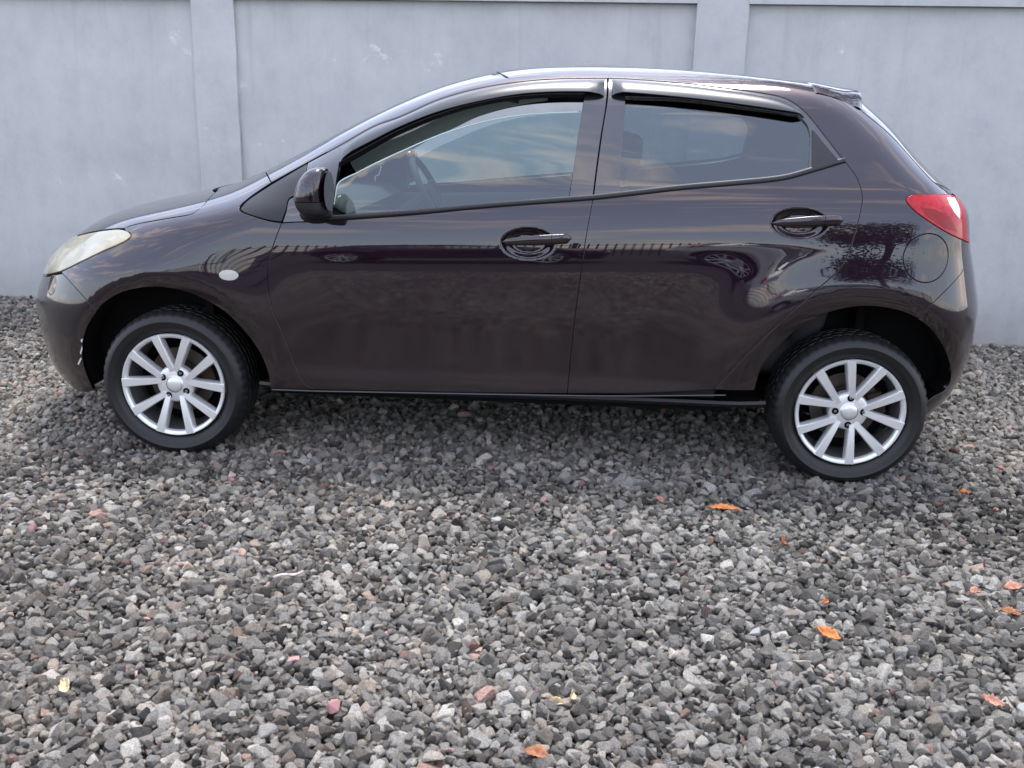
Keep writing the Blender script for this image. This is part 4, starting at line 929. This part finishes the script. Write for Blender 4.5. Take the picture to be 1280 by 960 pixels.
def leaf(pos, length, width, rz, m, curl, label, seed, tilt=0.25):
    r = np.random.default_rng(seed); n, k = 17, 7; G = []
    for i in range(n):
        u = i/(n-1); w = width*(math.sin(math.pi*min(1, u*.96+.03))**.8)*(1+.10*r.normal()*(0 < i < n-1)); row = []
        for j in range(k):
            v = j/(k-1)*2-1; z = curl*length*(.5*(u-.5)**2+.55*(v*w/width)**2*width/length)+.0016*r.normal()-(.0022 if j == k//2 else 0)
            row.append(((u-.5)*length, v*w/2+.10*length*math.sin(u*2.4+seed), z))
        G.append(row)
    root = empty('dry_leaf', tuple(pos+np.array([0,0,.010]))); root.rotation_euler = (tilt, r.normal()*.12, rz)
    o = MB().grid(np.array(G)).build('leaf_blade', m, root, smooth=True, angle=80); md = o.modifiers.new('thick', 'SOLIDIFY'); md.thickness = .0006
    MB().tube([(-.5*length-.012, .10*length*math.sin(seed), .003), (-.5*length, .10*length*math.sin(seed), 0), (0, .10*length*math.sin(1.2+seed), -.002), (.45*length, .10*length*math.sin(2.3+seed), 0)], [.0011,.0011,.0008,.0004], 6).build('leaf_stalk', M_lb, root, smooth=True)
    tag(root, label, 'leaf'); return root
leaf(on_ground(905,640), .105, .030, rad(4), M_lo, .35, 'long orange leaf lying in front of the rear wheel', 1)
leaf(on_ground(978,682), .038, .034, rad(70), M_lo, .9, 'small upright curled orange leaf beside the long orange leaf', 2, .9)
leaf(on_ground(1037,796), .075, .034, rad(-50), M_lo, .5, 'large bright orange leaf with a ragged end', 3)
leaf(on_ground(1031,756), .022, .018, rad(30), M_lo, .6, 'tiny orange leaf just behind the large bright orange leaf', 4)
leaf(on_ground(1265,738), .058, .034, rad(10), M_lp, .5, 'pinkish brown leaf lying behind a red-brown leaf', 5)
leaf(on_ground(1262,771), .055, .028, rad(-8), M_lb, .6, 'red-brown leaf lying close to a pinkish brown leaf', 6)
leaf(on_ground(1219,744), .036, .026, rad(25), M_lp, .5, 'small pinkish leaf next to a larger pinkish brown leaf', 7)
leaf(on_ground(1205,619), .034, .022, rad(0), M_lo, .6, 'small orange leaf lying behind the rear bumper', 8)
leaf(on_ground(1240,881), .050, .028, rad(-20), M_lp, .5, 'tan leaf pressed flat among dark stones', 9)
leaf(on_ground(697,881), .034, .022, rad(-30), M_ly, .7, 'folded yellowish leaf half with an upright twin', 10, .5)
leaf(on_ground(714,874), .036, .018, rad(75), M_ly, .7, 'upright yellowish leaf sliver beside a folded leaf half', 11, .9)
leaf(on_ground(670,948), .050, .030, rad(-25), M_lb, .5, 'rusty brown leaf sunk between the stones', 12)
leaf(on_ground(824,629), .050, .014, rad(-55), M_lp, .6, 'thin pinkish leaf strip lying under the rear door', 13, .5)
leaf(on_ground(82,864), .058, .026, rad(-45), M_ly, .6, 'curled pale yellow leaf lying on the gravel', 14, .5)
leaf(on_ground(1243,640), .040, .012, rad(60), M_lp, .7, 'thin red-brown leaf curl on damp gravel behind the car', 15, .4)
# strip of bark
p = on_ground(361,727); bk = MB(); n = 12
bk.grid(np.array([[((i/(n-1)-.5)*.085, (j-1)*.006*(1-.5*abs(i/(n-1)-.5)), .022+.004*math.sin(i*.6)+(-.002 if j != 1 else 0)) for j in range(3)] for i in range(n)]))
o = bk.build('wood_sliver', leaf_mat('weathered_wood', (.52,.48,.42), (.36,.32,.27)), None, smooth=True, loc=tuple(p)); o.rotation_euler = (0,0,rad(32)); o.modifiers.new('thick','SOLIDIFY').thickness = .003
tag(o, 'pale weathered wood sliver lying across the grey gravel', 'wood')
def odd_stone(pxx, pyy, size, col, label, seed, rz=0):
    m = mat('stone_'+str(seed), tuple(c*.68 for c in col), .9, 0, .2); add_bump(m, 120, .5, .001)
    me = stone_mesh(300+seed, 12); me.materials.clear(); o = link('stone', me, m, None, tuple(on_ground(pxx, pyy, .004))); o.scale = (size,)*3; o.rotation_euler = (.3,.2,rz); tag(o, label, 'stone')
odd_stone(417,885,.021,(.50,.27,.26),'rose pink pointed stone lying among grey stones',1,.6)
odd_stone(40,662,.018,(.42,.22,.21),'reddish pink stone lying near the front bumper',2)
odd_stone(621,652,.020,(.50,.49,.46),'pale cream stone lying under the front door edge',3)
odd_stone(942,790,.020,(.50,.50,.48),'whitish stone lying between orange leaves',4)
odd_stone(1275,890,.022,(.50,.50,.48),'chalk white stone beside a tan leaf',5)
odd_stone(1000,829,.026,(.48,.43,.37),'broad beige stone next to a flat grey slab',6)
odd_stone(1250,586,.016,(.55,.22,.22),'small dusky red stone behind the rear bumper',7)
odd_stone(290,602,.014,(.55,.22,.24),'tiny red stone below the front wheel',8)
odd_stone(367,826,.018,(.56,.36,.33),'pink-grey stone behind the rose pink stone',9)
odd_stone(227,707,.020,(.50,.36,.32),'dull pink elongated stone on the open gravel',10,.8)
# ------------------------------------------------------------------ the yard on the camera's side, seen mirrored in the paint and glass
M_pick = mat('dark_fence_metal', (.035,.028,.024), .6, .2)
fence = empty('picket_fence', (1.5, -13.0, 0)); tag(fence, 'dark metal picket fence mirrored in the doors of the dark car', 'fence')
pk = MB(); pk.box((-.018,-.012,.05),(.018,.012,1.62)); pk.add([(-.018,-.012,1.62),(.018,-.012,1.62),(.018,.012,1.62),(-.018,.012,1.62),(0,0,1.74)], [(0,1,4),(1,2,4),(2,3,4),(3,0,4)])
pk_me = mesh('picket', pk.V, pk.F, smooth=False); pk_me.materials.append(M_pick)
for i in range(150): o = link('picket', pk_me, None, fence); o.location = (-12+i*.16, 0, 0)
for z in (.30, 1.40): b = MB(); b.box((-12.1,.014,z),(11.95,.05,z+.06)); b.build('rail', M_pick, fence)
po = MB(); po.box((-.05,-.045,0),(.05,.045,1.85)); po_me = mesh('post', po.V, po.F, smooth=False); po_me.materials.append(M_pick)
for i in range(9): o = link('post', po_me, None, fence); o.location = (-12.08+i*3.0, .10, 0)
# a light hatchback of the same shape parked opposite
M_white = paint('pale_silver_paint', (.50,.50,.51)); bsdf(M_white).inputs['Metallic'].default_value = .3; bsdf(M_white).inputs['Coat IOR'].default_value = 1.5
def copy_tree(o, parent, repaint):
    c = o.copy(); COL.objects.link(c); c.parent = parent
    for s in c.material_slots:
        if s.material == M_paint and repaint: s.link = 'OBJECT'; s.material = M_white
    for ch in o.children: copy_tree(ch, c, repaint)
    return c
car2 = copy_tree(car, None, True); car2.location = (4.35, -8.3, 0); car2.rotation_euler = (0, 0, math.pi)
tag(car2, 'pale silver hatchback parked opposite, mirrored in the dark rear door', 'car')
car3 = copy_tree(car, None, False); car3.location = (-.15, -8.6, 0); car3.rotation_euler = (0, 0, math.pi)
tag(car3, 'second dark hatchback parked opposite, mirrored in the front door', 'car')
# tree beyond the fence
M_leaf = mat('dark_green_foliage', (.045,.075,.022), .6, 0, .3); M_bark = mat('brown_bark', (.10,.07,.05), .9); add_bump(M_bark, 30, .8, .01)
def tree(x, y, h, rx, seed):
    r = np.random.default_rng(seed); t = empty('leafy_tree', (x, y, 0)); tr = MB()
    tr.tube([(0,0,-.1),(.05,.02,h*.25),(-.04,.05,h*.5),(.02,0,h*.8)], [.16,.13,.09,.03], 10)
    for k in range(9):
        a = r.uniform(0, 6.28); z0 = h*r.uniform(.3,.65); L = rx*r.uniform(.5,.95); tr.tube([(0,0,z0),(L*.5*math.cos(a),L*.5*math.sin(a),z0+.25*L),(L*math.cos(a),L*math.sin(a),z0+.6*L)], [.06,.04,.012], 6)
    tr.build('trunk', M_bark, t, smooth=True)
    n = 5200; cl = r.normal(size=(26,3)); cl /= np.linalg.norm(cl, axis=1)[:,None]; cl *= r.uniform(.35,1,(26,1))*[rx,rx,h*.30]; cl += [0,0,h*.68]
    c = cl[r.integers(0,26,n)]+r.normal(size=(n,3))*[rx*.20,rx*.20,rx*.17]; V = []; F = []
    for p in c:
        d = r.normal(size=3); d /= np.linalg.norm(d); e = np.cross(d, r.normal(size=3)); e /= np.linalg.norm(e); L, W = r.uniform(.07,.13), r.uniform(.03,.05); b = len(V); V += [p-d*L, p+e*W, p+d*L, p-e*W]; F.append((b,b+1,b+2,b+3))
    link('crown', mesh('crown', V, F, smooth=False), M_leaf, t); return t
tag(tree(8.2,-16.5,6.2,2.0,5), 'broad green tree beyond the fence, mirrored in the rear quarter of the dark car', 'tree')
tag(tree(4.3,5.4,9.0,2.1,8), 'tall leafy tree standing beyond the boundary wall, mirrored in the roof spoiler', 'tree')
